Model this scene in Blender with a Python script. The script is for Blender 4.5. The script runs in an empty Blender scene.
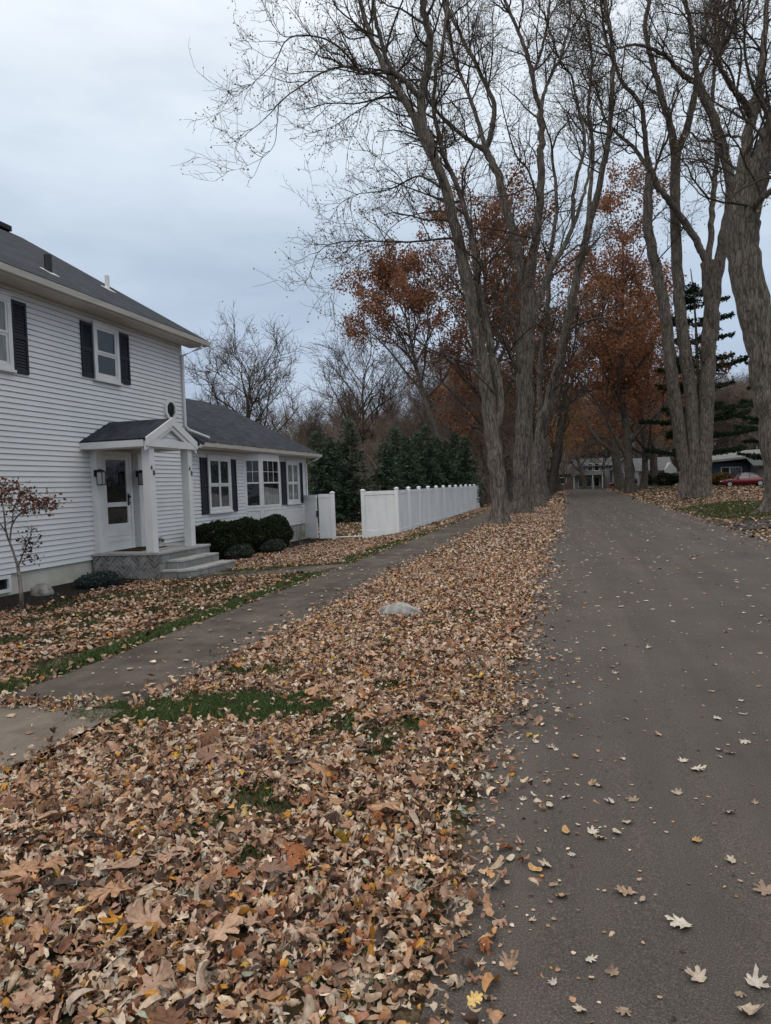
import bpy, math, random
import numpy as np
from math import sin, cos, pi, radians
random.seed(7)
rng = np.random.default_rng(11)
S = bpy.context.scene
COL = S.collection

# ------------------------------------------------------------------ camera
FPX, CW, CH, EYE, RHO = 730.0, 771, 1024, 1.55, 0.038
_xr, _yu = (568 - 385.5) / FPX, (512 - 480) / FPX
_c, _s = cos(RHO), sin(RHO)
PIT = math.atan(-_s * _xr + _c * _yu)
YAW = math.atan((_c * _xr + _s * _yu) * cos(PIT))
R0 = np.array([cos(YAW), sin(YAW), 0.0])
FW = np.array([-sin(YAW) * cos(PIT), cos(YAW) * cos(PIT), -sin(PIT)])
U0 = np.array([-sin(YAW) * sin(PIT), cos(YAW) * sin(PIT), cos(PIT)])
RT = _c * R0 - _s * U0
UP = _s * R0 + _c * U0
EYEP = np.array([0.0, 0.0, EYE])


def ray(u, v):
    return FW + RT * (u - 385.5) / FPX + UP * (512 - v) / FPX


def at(u, v, Y=None, X=None, Z=None):
    """survey: photograph position + one known coordinate -> place in metres"""
    r = ray(u, v)
    t = Y / r[1] if Y is not None else (X / r[0] if X is not None else (Z - EYE) / r[2])
    return EYEP + r * t


cam = bpy.data.cameras.new('camera')
cam.sensor_fit = 'VERTICAL'
cam.sensor_height = 36.0
cam.lens = FPX / CH * 36.0
cam.clip_start = 0.05
cam.clip_end = 2000
co = bpy.data.objects.new('camera', cam)
COL.objects.link(co)
from mathutils import Matrix, Vector
M = Matrix.Identity(4)
for i in range(3):
    M[i][0], M[i][1], M[i][2], M[i][3] = RT[i], UP[i], -FW[i], EYEP[i]
co.matrix_world = M
S.camera = co

# ------------------------------------------------------------------ view / world / sun
S.view_settings.view_transform = 'Standard'
S.view_settings.look = 'None'
S.view_settings.exposure = 0.2
S.view_settings.gamma = 1.0
S.render.engine = 'CYCLES'
S.cycles.max_bounces = 5
S.cycles.diffuse_bounces = 3
S.cycles.transparent_max_bounces = 8
SUN_EL, SUN_AZ = radians(48), radians(200)      # high veiled sun, behind and to the left
W = bpy.data.worlds.new('World')
S.world = W
W.use_nodes = True
nt = W.node_tree
nt.nodes.clear()


def N(nt, t, **kw):
    n = nt.nodes.new(t)
    for k, v in kw.items():
        if k.startswith('i_'):
            key = k[2:]
            key = int(key) if key.isdigit() else key.replace('_', ' ')
            n.inputs[key].default_value = v
        else:
            setattr(n, k, v)
    return n


def ramp(nt, stops, fac=None, interp='LINEAR'):
    r = nt.nodes.new('ShaderNodeValToRGB')
    r.color_ramp.interpolation = interp
    els = r.color_ramp.elements
    while len(els) < len(stops):
        els.new(0.5)
    for e, (p, c) in zip(els, stops):
        e.position = p
        e.color = (*c, 1) if len(c) == 3 else c
    if fac is not None:
        nt.links.new(fac, r.inputs[0])
    return r


L = nt.links.new
sky = N(nt, 'ShaderNodeTexSky', sky_type='NISHITA', sun_disc=False)
sky.sun_elevation = SUN_EL
sky.sun_rotation = SUN_AZ
bg1 = N(nt, 'ShaderNodeBackground')
bg1.inputs[1].default_value = 0.06
L(sky.outputs[0], bg1.inputs[0])
tc = N(nt, 'ShaderNodeTexCoord')
sep = N(nt, 'ShaderNodeSeparateXYZ')
L(tc.outputs['Generated'], sep.inputs[0])
mp = N(nt, 'ShaderNodeMapping')
mp.inputs['Scale'].default_value = (1.0, 1.0, 3.2)
L(tc.outputs['Generated'], mp.inputs[0])
nz = N(nt, 'ShaderNodeTexNoise', i_Scale=2.1, i_Detail=6.0, i_Roughness=0.55)
L(mp.outputs[0], nz.inputs['Vector'])
# overcast: luminance rises to the zenith, the clouds break it into soft bands
el = ramp(nt, [(0.0, (0.42, 0.49, 0.60)), (0.18, (0.44, 0.53, 0.67)), (0.30, (0.52, 0.61, 0.73)), (0.44, (0.68, 0.76, 0.85)), (0.56, (0.84, 0.89, 0.95)), (0.66, (0.96, 0.97, 0.98)), (0.75, (1.20, 1.18, 1.14)), (1.0, (1.55, 1.50, 1.42))], sep.outputs['Z'])
br = ramp(nt, [(0.34, (0.82, 0.85, 0.88)), (0.66, (1.15, 1.13, 1.10))], nz.outputs[0])
mul = N(nt, 'ShaderNodeMixRGB', blend_type='MULTIPLY')
mul.inputs[0].default_value = 1.0
L(el.outputs[0], mul.inputs[1])
L(br.outputs[0], mul.inputs[2])
bg2 = N(nt, 'ShaderNodeBackground')
bg2.inputs[1].default_value = 1.0
L(mul.outputs[0], bg2.inputs[0])
mx = N(nt, 'ShaderNodeMixShader')
mx.inputs[0].default_value = 0.95
L(bg1.outputs[0], mx.inputs[1])
L(bg2.outputs[0], mx.inputs[2])
wo = N(nt, 'ShaderNodeOutputWorld')
L(mx.outputs[0], wo.inputs[0])
sl = bpy.data.lights.new('sun', 'SUN')
sl.energy = 0.6
sl.angle = radians(45)
sl.color = (1.0, 0.95, 0.88)
so = bpy.data.objects.new('sun', sl)
COL.objects.link(so)
sd = Vector((sin(SUN_AZ) * cos(SUN_EL), cos(SUN_AZ) * cos(SUN_EL), sin(SUN_EL)))
so.rotation_euler = sd.to_track_quat('Z', 'Y').to_euler()
so.location = (0, 0, 60)


# ------------------------------------------------------------------ materials
def mat(name, base=(0.5, 0.5, 0.5), rough=0.7, spec=0.3, build=None, metallic=0.0):
    m = bpy.data.materials.new(name)
    m.use_nodes = True
    t = m.node_tree
    b = t.nodes['Principled BSDF']
    b.inputs['Base Color'].default_value = (*base, 1)
    b.inputs['Roughness'].default_value = rough
    b.inputs['Metallic'].default_value = metallic
    if 'Specular IOR Level' in b.inputs:
        b.inputs['Specular IOR Level'].default_value = spec
    if build:
        build(t, b)
    return m


def coords(t, scale=(1, 1, 1), rot=(0, 0, 0)):
    tc = N(t, 'ShaderNodeNewGeometry')
    mp = N(t, 'ShaderNodeMapping')
    mp.inputs['Scale'].default_value = scale
    mp.inputs['Rotation'].default_value = rot
    t.links.new(tc.outputs['Position'], mp.inputs[0])
    return mp.outputs[0]


def ocoords(t, scale=(1, 1, 1), rot=(0, 0, 0)):
    tc = N(t, 'ShaderNodeTexCoord')
    mp = N(t, 'ShaderNodeMapping')
    mp.inputs['Scale'].default_value = scale
    mp.inputs['Rotation'].default_value = rot
    t.links.new(tc.outputs['Object'], mp.inputs[0])
    return mp.outputs[0]


def noise(t, vec, scale, detail=4, rough=0.6):
    n = N(t, 'ShaderNodeTexNoise', i_Scale=scale, i_Detail=detail, i_Roughness=rough)
    t.links.new(vec, n.inputs['Vector'])
    return n.outputs[0]


def mix(t, fac, a, b, mode='MIX'):
    m = N(t, 'ShaderNodeMixRGB', blend_type=mode)
    for i, x in ((0, fac), (1, a), (2, b)):
        if hasattr(x, 'node'):
            t.links.new(x, m.inputs[i])
        elif i == 0:
            m.inputs[0].default_value = x
        else:
            m.inputs[i].default_value = (*x, 1)
    return m.outputs[0]


def bump(t, b, h, strength=0.3, dist=0.02):
    n = N(t, 'ShaderNodeBump')
    n.inputs['Strength'].default_value = strength
    n.inputs['Distance'].default_value = dist
    t.links.new(h, n.inputs['Height'])
    t.links.new(n.outputs[0], b.inputs['Normal'])


def mottled(name, c1, c2, scale=3, rough=0.7, spec=0.3, obj=False, stretch=(1, 1, 1), bmp=0.0, bscale=None, lo=0.35, hi=0.65, detail=5):
    def f(t, b):
        v = ocoords(t, stretch) if obj else coords(t, stretch)
        n = noise(t, v, scale, detail)
        r = ramp(t, [(lo, c1), (hi, c2)], n)
        t.links.new(r.outputs[0], b.inputs['Base Color'])
        if bmp:
            bump(t, b, noise(t, v, bscale or scale * 3, 6, 0.7), bmp)
    return mat(name, c1, rough, spec, f)


MT = {}
MT['siding'] = mottled('vinyl_siding', (0.62, 0.622, 0.625), (0.69, 0.692, 0.695), 0.9, 0.55, 0.35, lo=0.3, hi=0.7)
MT['trim'] = mottled('white_trim', (0.60, 0.60, 0.595), (0.70, 0.70, 0.695), 2.0, 0.45, 0.4)
MT['soffit'] = mottled('soffit', (0.55, 0.54, 0.51), (0.62, 0.61, 0.58), 1.5, 0.6)
MT['gutter'] = mottled('gutter_paint', (0.50, 0.48, 0.43), (0.64, 0.62, 0.57), 3.0, 0.5, 0.4, stretch=(1, 0.4, 4))
MT['vinyl'] = mottled('fence_vinyl', (0.66, 0.67, 0.68), (0.79, 0.80, 0.81), 2.2, 0.45, 0.4, stretch=(1, 1, .25), lo=.3, hi=.55)
MT['shutter'] = mat('shutter_black', (0.014, 0.016, 0.024), 0.5, 0.3)
MT['black'] = mat('black_metal', (0.012, 0.012, 0.013), 0.45, 0.4)
MT['found'] = mottled('foundation', (0.44, 0.42, 0.36), (0.56, 0.54, 0.47), 2.2, 0.85, 0.2, bmp=0.1)
MT['found_old'] = mottled('foundation_stained', (0.16, 0.16, 0.13), (0.46, 0.45, 0.41), 2.6, 0.9, 0.2, bmp=0.15, lo=0.32, hi=0.6)
MT['curtain'] = mottled('curtain', (0.30, 0.32, 0.31), (0.52, 0.53, 0.52), 9.0, 0.9, stretch=(1, 3, 0.3))


def f_glass(t, b):
    n = noise(t, coords(t), 1.1, 2)
    r = ramp(t, [(0.35, (0.004, 0.005, 0.006)), (0.7, (0.028, 0.032, 0.034))], n)
    t.links.new(r.outputs[0], b.inputs['Base Color'])
    bump(t, b, noise(t, coords(t), 2.2, 2), 0.25, 0.03)


MT['glass'] = mat('window_glass', (0.02, 0.025, 0.03), 0.04, 0.5, f_glass)


def f_shingle(t, b):
    v = coords(t)
    sx = N(t, 'ShaderNodeSeparateXYZ')
    t.links.new(v, sx.inputs[0])
    cb = N(t, 'ShaderNodeCombineXYZ')
    t.links.new(sx.outputs['Y'], cb.inputs[0])
    ad = N(t, 'ShaderNodeMath', operation='MULTIPLY')
    ad.inputs[1].default_value = 1.15
    t.links.new(sx.outputs['X'], ad.inputs[0])
    t.links.new(ad.outputs[0], cb.inputs[1])
    bt = N(t, 'ShaderNodeTexBrick', i_Scale=1.0)
    bt.inputs['Brick Width'].default_value = 0.32
    bt.inputs['Row Height'].default_value = 0.14
    bt.inputs['Mortar Size'].default_value = 0.006
    bt.inputs['Color1'].default_value = (0.020, 0.023, 0.031, 1)
    bt.inputs['Color2'].default_value = (0.041, 0.046, 0.059, 1)
    bt.inputs['Mortar'].default_value = (0.018, 0.019, 0.022, 1)
    bt.offset = 0.5
    t.links.new(cb.outputs[0], bt.inputs['Vector'])
    n = noise(t, v, 2.0, 6, 0.75)
    r = ramp(t, [(0.3, (0.65, 0.65, 0.66)), (0.7, (1.4, 1.4, 1.38))], n)
    n2 = noise(t, v, 60, 2)
    r2 = ramp(t, [(0.3, (0.6, 0.6, 0.6)), (0.7, (1.4, 1.4, 1.4))], n2)
    c = mix(t, 1.0, bt.outputs[0], r.outputs[0], 'MULTIPLY')
    c = mix(t, 1.0, c, r2.outputs[0], 'MULTIPLY')
    t.links.new(c, b.inputs['Base Color'])
    bump(t, b, bt.outputs['Fac'], -0.4, 0.01)


MT['shingle'] = mat('asphalt_shingle', (0.05, 0.05, 0.06), 0.9, 0.2, f_shingle)


def f_herring(t, b):
    # narrow grey pavers on a 45 degree weave
    v = coords(t)
    sx = N(t, 'ShaderNodeSeparateXYZ')
    t.links.new(v, sx.inputs[0])
    cb = N(t, 'ShaderNodeCombineXYZ')
    t.links.new(sx.outputs['X'], cb.inputs[0])
    t.links.new(sx.outputs['Z'], cb.inputs[1])
    mp1 = N(t, 'ShaderNodeMapping')
    mp1.inputs['Rotation'].default_value = (0, 0, radians(45))
    t.links.new(cb.outputs[0], mp1.inputs[0])
    mp2 = N(t, 'ShaderNodeMapping')
    mp2.inputs['Rotation'].default_value = (0, 0, radians(-45))
    t.links.new(cb.outputs[0], mp2.inputs[0])

    def brick(mpn):
        bt = N(t, 'ShaderNodeTexBrick', i_Scale=1.0)
        bt.inputs['Brick Width'].default_value = 0.24
        bt.inputs['Row Height'].default_value = 0.07
        bt.inputs['Mortar Size'].default_value = 0.007
        bt.inputs['Color1'].default_value = (0.10, 0.098, 0.096, 1)
        bt.inputs['Color2'].default_value = (0.24, 0.235, 0.23, 1)
        bt.inputs['Mortar'].default_value = (0.30, 0.295, 0.285, 1)
        t.links.new(mpn.outputs[0], bt.inputs['Vector'])
        return bt
    b1, b2 = brick(mp1), brick(mp2)
    md = N(t, 'ShaderNodeMath', operation='PINGPONG')
    md.inputs[1].default_value = 0.17
    t.links.new(sx.outputs['X'], md.inputs[0])
    gt = N(t, 'ShaderNodeMath', operation='GREATER_THAN')
    gt.inputs[1].default_value = 0.085
    t.links.new(md.outputs[0], gt.inputs[0])
    c = mix(t, gt.outputs[0], b1.outputs[0], b2.outputs[0])
    n = ramp(t, [(0.3, (0.7, 0.7, 0.7)), (0.7, (1.25, 1.25, 1.25))], noise(t, v, 6, 5))
    c = mix(t, 1.0, c, n.outputs[0], 'MULTIPLY')
    t.links.new(c, b.inputs['Base Color'])


MT['herring'] = mat('herringbone_stone', (0.2, 0.2, 0.2), 0.9, 0.2, f_herring)


def f_block(t, b):
    v = coords(t)
    sx = N(t, 'ShaderNodeSeparateXYZ')
    t.links.new(v, sx.inputs[0])
    sm = N(t, 'ShaderNodeMath', operation='ADD')
    t.links.new(sx.outputs['X'], sm.inputs[0])
    t.links.new(sx.outputs['Y'], sm.inputs[1])
    cb = N(t, 'ShaderNodeCombineXYZ')
    t.links.new(sm.outputs[0], cb.inputs[0])
    t.links.new(sx.outputs['Z'], cb.inputs[1])
    bt = N(t, 'ShaderNodeTexBrick', i_Scale=1.0)
    bt.inputs['Brick Width'].default_value = 0.34
    bt.inputs['Row Height'].default_value = 0.18
    bt.inputs['Mortar Size'].default_value = 0.008
    bt.inputs['Color1'].default_value = (0.17, 0.165, 0.16, 1)
    bt.inputs['Color2'].default_value = (0.25, 0.245, 0.24, 1)
    bt.inputs['Mortar'].default_value = (0.10, 0.098, 0.095, 1)
    t.links.new(cb.outputs[0], bt.inputs['Vector'])
    n = ramp(t, [(0.3, (0.65, 0.65, 0.65)), (0.7, (1.3, 1.3, 1.3))], noise(t, v, 9, 6, 0.75))
    c = mix(t, 1.0, bt.outputs[0], n.outputs[0], 'MULTIPLY')
    t.links.new(c, b.inputs['Base Color'])
    bump(t, b, noise(t, v, 30, 5), 0.3)


MT['block'] = mat('stone_block', (0.2, 0.2, 0.2), 0.92, 0.2, f_block)
MT['cap'] = mottled('stone_tread', (0.27, 0.265, 0.255), (0.40, 0.395, 0.38), 4, 0.9, 0.2, bmp=0.15, bscale=40)


def f_bark(dark, light, green):
    def f(t, b):
        v = ocoords(t, (1, 1, 0.16))
        n1 = noise(t, v, 9.0, 8, 0.78)
        vo = N(t, 'ShaderNodeTexVoronoi', i_Scale=13.0, feature='DISTANCE_TO_EDGE')
        t.links.new(ocoords(t, (1, 1, 0.14)), vo.inputs['Vector'])
        r = ramp(t, [(0.34, dark), (0.66, light)], n1)
        n2 = noise(t, ocoords(t), 0.5, 4)
        r2 = ramp(t, [(0.45, (1, 1, 1)), (0.75, green)], n2)
        c = mix(t, 1.0, r.outputs[0], r2.outputs[0], 'MULTIPLY')
        e = ramp(t, [(0.0, (0.42, 0.42, 0.42)), (0.16, (1, 1, 1))], vo.outputs['Distance'])
        c = mix(t, 1.0, c, e.outputs[0], 'MULTIPLY')
        t.links.new(c, b.inputs['Base Color'])
        bump(t, b, n1, 0.65, 0.05)
    return f


MT['bark'] = mat('maple_bark', rough=0.95, spec=0.1, build=f_bark((0.056, 0.046, 0.040), (0.250, 0.212, 0.184), (0.80, 0.86, 0.76)))
MT['bark_far'] = mat('far_bark', rough=0.95, spec=0.1, build=f_bark((0.050, 0.041, 0.035), (0.175, 0.148, 0.128), (0.9, 0.95, 0.86)))
MT['twig'] = mat('twig', (0.062, 0.050, 0.042), 0.9, 0.1)
MT['twig_far'] = mottled('twig_far', (0.062, 0.048, 0.041), (0.125, 0.098, 0.082), 0.35, 0.9, 0.1, lo=0.4, hi=0.6)
MT['twig_pale'] = mottled('twig_pale', (0.15, 0.115, 0.095), (0.26, 0.205, 0.170), 0.25, 0.9, 0.1)


def f_leaf(t, b):
    a = N(t, 'ShaderNodeVertexColor', layer_name='Col')
    g = N(t, 'ShaderNodeNewGeometry')
    hs = N(t, 'ShaderNodeHueSaturation')
    hs.inputs['Saturation'].default_value = 0.80
    hs.inputs['Value'].default_value = 1.18
    t.links.new(a.outputs[0], hs.inputs['Color'])
    c = mix(t, g.outputs['Backfacing'], a.outputs[0], hs.outputs[0])
    n = ramp(t, [(0.3, (0.66, 0.62, 0.58)), (0.68, (1.12, 1.12, 1.12))], noise(t, coords(t), 55, 3))
    c = mix(t, 1.0, c, n.outputs[0], 'MULTIPLY')
    t.links.new(c, b.inputs['Base Color'])


MT['leaf'] = mat('fallen_leaf', rough=0.75, spec=0.25, build=f_leaf)


def f_tleaf(t, b):
    a = N(t, 'ShaderNodeVertexColor', layer_name='Col')
    t.links.new(a.outputs[0], b.inputs['Base Color'])
    tr = N(t, 'ShaderNodeBsdfTranslucent')
    t.links.new(a.outputs[0], tr.inputs[0])
    ms = N(t, 'ShaderNodeMixShader')
    ms.inputs[0].default_value = .32
    out = [n for n in t.nodes if n.type == 'OUTPUT_MATERIAL'][0]
    t.links.new(b.outputs[0], ms.inputs[1])
    t.links.new(tr.outputs[0], ms.inputs[2])
    t.links.new(ms.outputs[0], out.inputs['Surface'])


MT['tleaf'] = mat('tree_leaf', rough=0.8, spec=0.15, build=f_tleaf)
MT['grass'] = mat('grass_blade', rough=0.7, spec=0.25, build=f_tleaf)


def f_ground(t, b):
    v = coords(t)
    vo = N(t, 'ShaderNodeTexVoronoi', i_Scale=42.0)
    t.links.new(v, vo.inputs['Vector'])
    lt = ramp(t, [(0.0, (0.045, 0.028, 0.017)), (0.35, (0.12, 0.075, 0.045)), (0.65, (0.22, 0.15, 0.095)), (0.9, (0.32, 0.24, 0.165))], vo.outputs['Color'])
    soil = mix(t, noise(t, v, 40, 4), (0.018, 0.026, 0.010), (0.050, 0.055, 0.024))
    cover = ramp(t, [(0.44, (0, 0, 0)), (0.64, (1, 1, 1))], noise(t, v, 1.3, 8, 0.8))
    c = mix(t, cover.outputs[0], soil, lt.outputs[0])
    big = ramp(t, [(0.3, (0.72, 0.72, 0.72)), (0.7, (1.12, 1.08, 1.04))], noise(t, v, 0.22, 3))
    c = mix(t, 1.0, c, big.outputs[0], 'MULTIPLY')
    t.links.new(c, b.inputs['Base Color'])
    bump(t, b, vo.outputs['Distance'], 0.6, 0.03)


MT['ground'] = mat('leaf_strewn_lawn', rough=0.95, spec=0.1, build=f_ground)


def f_asphalt(c1, c2, speck, cracks=0):
    def f(t, b):
        v = coords(t)
        r = ramp(t, [(0.3, c1), (0.7, c2)], noise(t, v, 0.9, 5, 0.6))
        gr = ramp(t, [(0.30, (0.55, 0.55, 0.55)), (0.52, (1, 1, 1)), (0.70, speck)], noise(t, v, 170, 2, 0.6))
        c = mix(t, 1.0, r.outputs[0], gr.outputs[0], 'MULTIPLY')
        lng = ramp(t, [(0.35, (0.84, 0.84, 0.845)), (0.65, (1.12, 1.105, 1.09))], noise(t, coords(t, (1, 0.05, 1)), 2.2, 4))
        c = mix(t, 1.0, c, lng.outputs[0], 'MULTIPLY')
        if cracks:
            wob = N(t, 'ShaderNodeTexNoise', i_Scale=2.5, i_Detail=4.0)
            t.links.new(v, wob.inputs['Vector'])
            va = N(t, 'ShaderNodeVectorMath', operation='MULTIPLY_ADD')
            va.inputs[1].default_value = (.5, .5, 0)
            t.links.new(wob.outputs['Color'], va.inputs[0])
            t.links.new(v, va.inputs[2])
            vo = N(t, 'ShaderNodeTexVoronoi', i_Scale=cracks, feature='DISTANCE_TO_EDGE')
            t.links.new(va.outputs[0], vo.inputs['Vector'])
            cr = ramp(t, [(0.0, (.35, .35, .35)), (0.012 * cracks, (1, 1, 1))], vo.outputs['Distance'])
            msk = ramp(t, [(.50, (0, 0, 0)), (.60, (1, 1, 1))], noise(t, v, .7, 3))
            c = mix(t, msk.outputs[0], c, mix(t, 1.0, c, cr.outputs[0], 'MULTIPLY'))
            dk = ramp(t, [(.35, (.62, .61, .60)), (.55, (1.05, 1.04, 1.03))], noise(t, v, 1.7, 6, .7))
            c = mix(t, 1.0, c, dk.outputs[0], 'MULTIPLY')
        st = ramp(t, [(0.62, (1, 1, 1)), (0.78, (1.35, 1.25, 1.12))], noise(t, v, 7, 6, 0.75))
        c = mix(t, 1.0, c, st.outputs[0], 'MULTIPLY')
        t.links.new(c, b.inputs['Base Color'])
        bump(t, b, noise(t, v, 120, 3), 0.35, 0.006)
    return f


MT['asphalt'] = mat('asphalt', rough=0.85, spec=0.25, build=f_asphalt((0.066, 0.057, 0.051), (0.088, 0.076, 0.068), (1.9, 1.8, 1.7)))
MT['walk'] = mat('old_asphalt_walk', rough=0.9, spec=0.2, build=f_asphalt((0.054, 0.046, 0.040), (0.125, 0.107, 0.092), (1.7, 1.6, 1.5), .9))
MT['slab'] = mat('old_concrete', rough=0.92, spec=0.2, build=f_asphalt((0.115, 0.098, 0.082), (0.20, 0.172, 0.145), (1.5, 1.45, 1.4), .7))
MT['drive'] = mat('driveway_asphalt', rough=0.9, spec=0.2, build=f_asphalt((0.035, 0.034, 0.034), (0.055, 0.053, 0.052), (1.5, 1.45, 1.4)))
MT['mulch'] = mottled('mulch', (0.006, 0.005, 0.005), (0.035, 0.028, 0.024), 22, 0.95, 0.1, bmp=0.8, bscale=40)
MT['rock'] = mottled('fieldstone', (0.14, 0.135, 0.125), (0.36, 0.35, 0.33), 9, 0.9, 0.2, bmp=0.6, bscale=12)
MT['rubber'] = mat('tyre', (0.012, 0.012, 0.012), 0.8, 0.2)
MT['rim'] = mat('alloy', (0.55, 0.55, 0.56), 0.3, 0.5, metallic=0.9)
MT['carglass'] = mat('car_glass', (0.10, 0.115, 0.125), 0.06, 0.6)
MT['chrome'] = mat('light_lens', (0.6, 0.6, 0.6), 0.15, 0.5)
MT['taillight'] = mat('tail_lens', (0.25, 0.01, 0.01), 0.2, 0.5)
MT['mat'] = mat('coir_mat', (0.045, 0.028, 0.018), 0.98, 0.05)


# ------------------------------------------------------------------ mesh helpers
def mesh_np(name, V, faces, mats, col=None, smooth=False, origin=(0, 0, 0)):
    """V (n,3); faces list of int arrays (m,k); col per-vertex rgb"""
    V = np.asarray(V, dtype=np.float64) - np.asarray(origin)
    me = bpy.data.meshes.new(name)
    me.vertices.add(len(V))
    me.vertices.foreach_set('co', V.astype(np.float32).ravel())
    faces = [np.asarray(f) for f in faces if len(f)]
    ls = np.concatenate([f.ravel() for f in faces]).astype(np.int32)
    tot = np.concatenate([np.full(len(f), f.shape[1]) for f in faces]).astype(np.int32)
    st = np.concatenate([[0], np.cumsum(tot)[:-1]]).astype(np.int32)
    me.loops.add(len(ls))
    me.loops.foreach_set('vertex_index', ls)
    me.polygons.add(len(tot))
    me.polygons.foreach_set('loop_start', st)
    try:
        me.polygons.foreach_set('loop_total', tot)
    except Exception:
        pass
    if smooth:
        me.polygons.foreach_set('use_smooth', np.ones(len(tot), dtype=bool))
    for m in (mats if isinstance(mats, (list, tuple)) else [mats]):
        me.materials.append(m)
    if col is not None:
        a = me.color_attributes.new('Col', 'FLOAT_COLOR', 'POINT')
        a.data.foreach_set('color', np.hstack([col, np.ones((len(col), 1))]).astype(np.float32).ravel())
    me.update(calc_edges=True)
    me.validate()
    return me


def link(name, me, parent=None, loc=(0, 0, 0)):
    o = bpy.data.objects.new(name, me)
    COL.objects.link(o)
    o.location = loc
    if parent is not None:
        o.parent = parent
    return o


def tag(o, label, cat, group=None):
    o['label'] = label
    o['category'] = cat
    if group:
        o['group'] = group
    return o


def thing(name, label, cat, loc=(0, 0, 0), group=None):
    o = link(name, None, None, loc)
    o.empty_display_size = 0.2
    return tag(o, label, cat, group)


def world_loc(o):
    v = np.zeros(3)
    while o is not None:
        v += np.array(o.location)
        o = o.parent
    return v


class MB:
    def __init__(s):
        s.v, s.f = [], []

    def box(s, x0, x1, y0, y1, z0, z1):
        return s.hexa([(x0, y0, z0), (x1, y0, z0), (x1, y1, z0), (x0, y1, z0), (x0, y0, z1), (x1, y0, z1), (x1, y1, z1), (x0, y1, z1)])

    def hexa(s, p):
        b = len(s.v)
        s.v += [tuple(q) for q in p]
        s.f += [[b + i for i in q] for q in ((3, 2, 1, 0), (4, 5, 6, 7), (0, 1, 5, 4), (1, 2, 6, 5), (2, 3, 7, 6), (3, 0, 4, 7))]
        return s

    def poly(s, p):
        b = len(s.v)
        s.v += [tuple(q) for q in p]
        s.f.append(list(range(b, b + len(p))))
        return s

    def prism(s, poly, vec):
        """closed polygon swept along vec"""
        b = len(s.v)
        n = len(poly)
        vec = np.array(vec)
        s.v += [tuple(q) for q in poly] + [tuple(np.array(q) + vec) for q in poly]
        s.f.append([b + i for i in range(n)][::-1])
        s.f.append([b + n + i for i in range(n)])
        for i in range(n):
            j = (i + 1) % n
            s.f.append([b + i, b + j, b + n + j, b + n + i])
        return s

    def tube(s, pts, r, n=8):
        pts = [np.array(p, float) for p in pts]
        rs = r if isinstance(r, (list, tuple)) else [r] * len(pts)
        b = len(s.v)
        for i, p in enumerate(pts):
            t = pts[min(i + 1, len(pts) - 1)] - pts[max(i - 1, 0)]
            t /= np.linalg.norm(t)
            ref = np.array([1.0, 0, 0]) if abs(t[2]) > .8 else np.array([0, 0, 1.0])
            a = np.cross(t, ref)
            a /= np.linalg.norm(a)
            c = np.cross(t, a)
            for k in range(n):
                q = p + rs[i] * (cos(2 * pi * k / n) * a + sin(2 * pi * k / n) * c)
                s.v.append(tuple(q))
        for i in range(len(pts) - 1):
            for k in range(n):
                k2 = (k + 1) % n
                s.f.append([b + i * n + k, b + i * n + k2, b + (i + 1) * n + k2, b + (i + 1) * n + k])
        s.f.append([b + k for k in range(n)][::-1])
        s.f.append([b + (len(pts) - 1) * n + k for k in range(n)])
        return s

    def xf(s, fn, start=0):
        s.v[start:] = [tuple(fn(np.array(q))) for q in s.v[start:]]
        return s

    def build(s, name, m, parent=None, smooth=False, bevel=0.0, label=None):
        org = world_loc(parent) if parent is not None else np.zeros(3)
        me = bpy.data.meshes.new(name)
        me.from_pydata([tuple(np.array(q) - org) for q in s.v], [], s.f)
        for mm in (m if isinstance(m, (list, tuple)) else [m]):
            me.materials.append(mm)
        if smooth:
            me.polygons.foreach_set('use_smooth', [True] * len(me.polygons))
        me.update()
        import bmesh
        bm = bmesh.new()
        bm.from_mesh(me)
        bmesh.ops.recalc_face_normals(bm, faces=bm.faces)
        bm.to_mesh(me)
        bm.free()
        o = link(name, me, parent)
        if bevel:
            bv = o.modifiers.new('edge', 'BEVEL')
            bv.width = bevel
            bv.segments = 2
            bv.limit_method = 'ANGLE'
        if label:
            o['label'] = label
        return o


def smooth01(a, b, x):
    t = np.clip((np.asarray(x, float) - a) / (b - a), 0, 1)
    return t * t * (3 - 2 * t)


ROAD_L = np.array([[-6, -.42], [2, -.45], [3, -.48], [4, -.51], [7.2, -.56], [13, -.60], [18.3, -.50], [29.3, -.36], [60, -.25], [90, -.2], [112, -.2]])
ROAD_R = np.array([[-6, 4.35], [10, 4.38], [18, 4.41], [24.5, 4.52], [36.7, 4.62], [65, 4.95], [112, 5.0]])


def road_l(y):
    return np.interp(y, ROAD_L[:, 0], ROAD_L[:, 1])


def road_r(y):
    return np.interp(y, ROAD_R[:, 0], ROAD_R[:, 1])


def gz(x, y):
    """height of the ground"""
    x = np.asarray(x, float)
    y = np.asarray(y, float)
    z = 0.035 * np.sin(np.clip((x + 2.95) / 2.4, 0, 1) * pi)
    z = z - smooth01(-4.4, -7.6, x) * (0.13 + 0.17 * smooth01(14, 25, y))
    z = z + smooth01(4.7, 8.0, x) * (0.27 - 0.07 * smooth01(30, 60, y))
    z = z + 7.5 * smooth01(125, 260, y)
    return z


def gz1(x, y):
    return float(gz(x, y))


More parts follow.
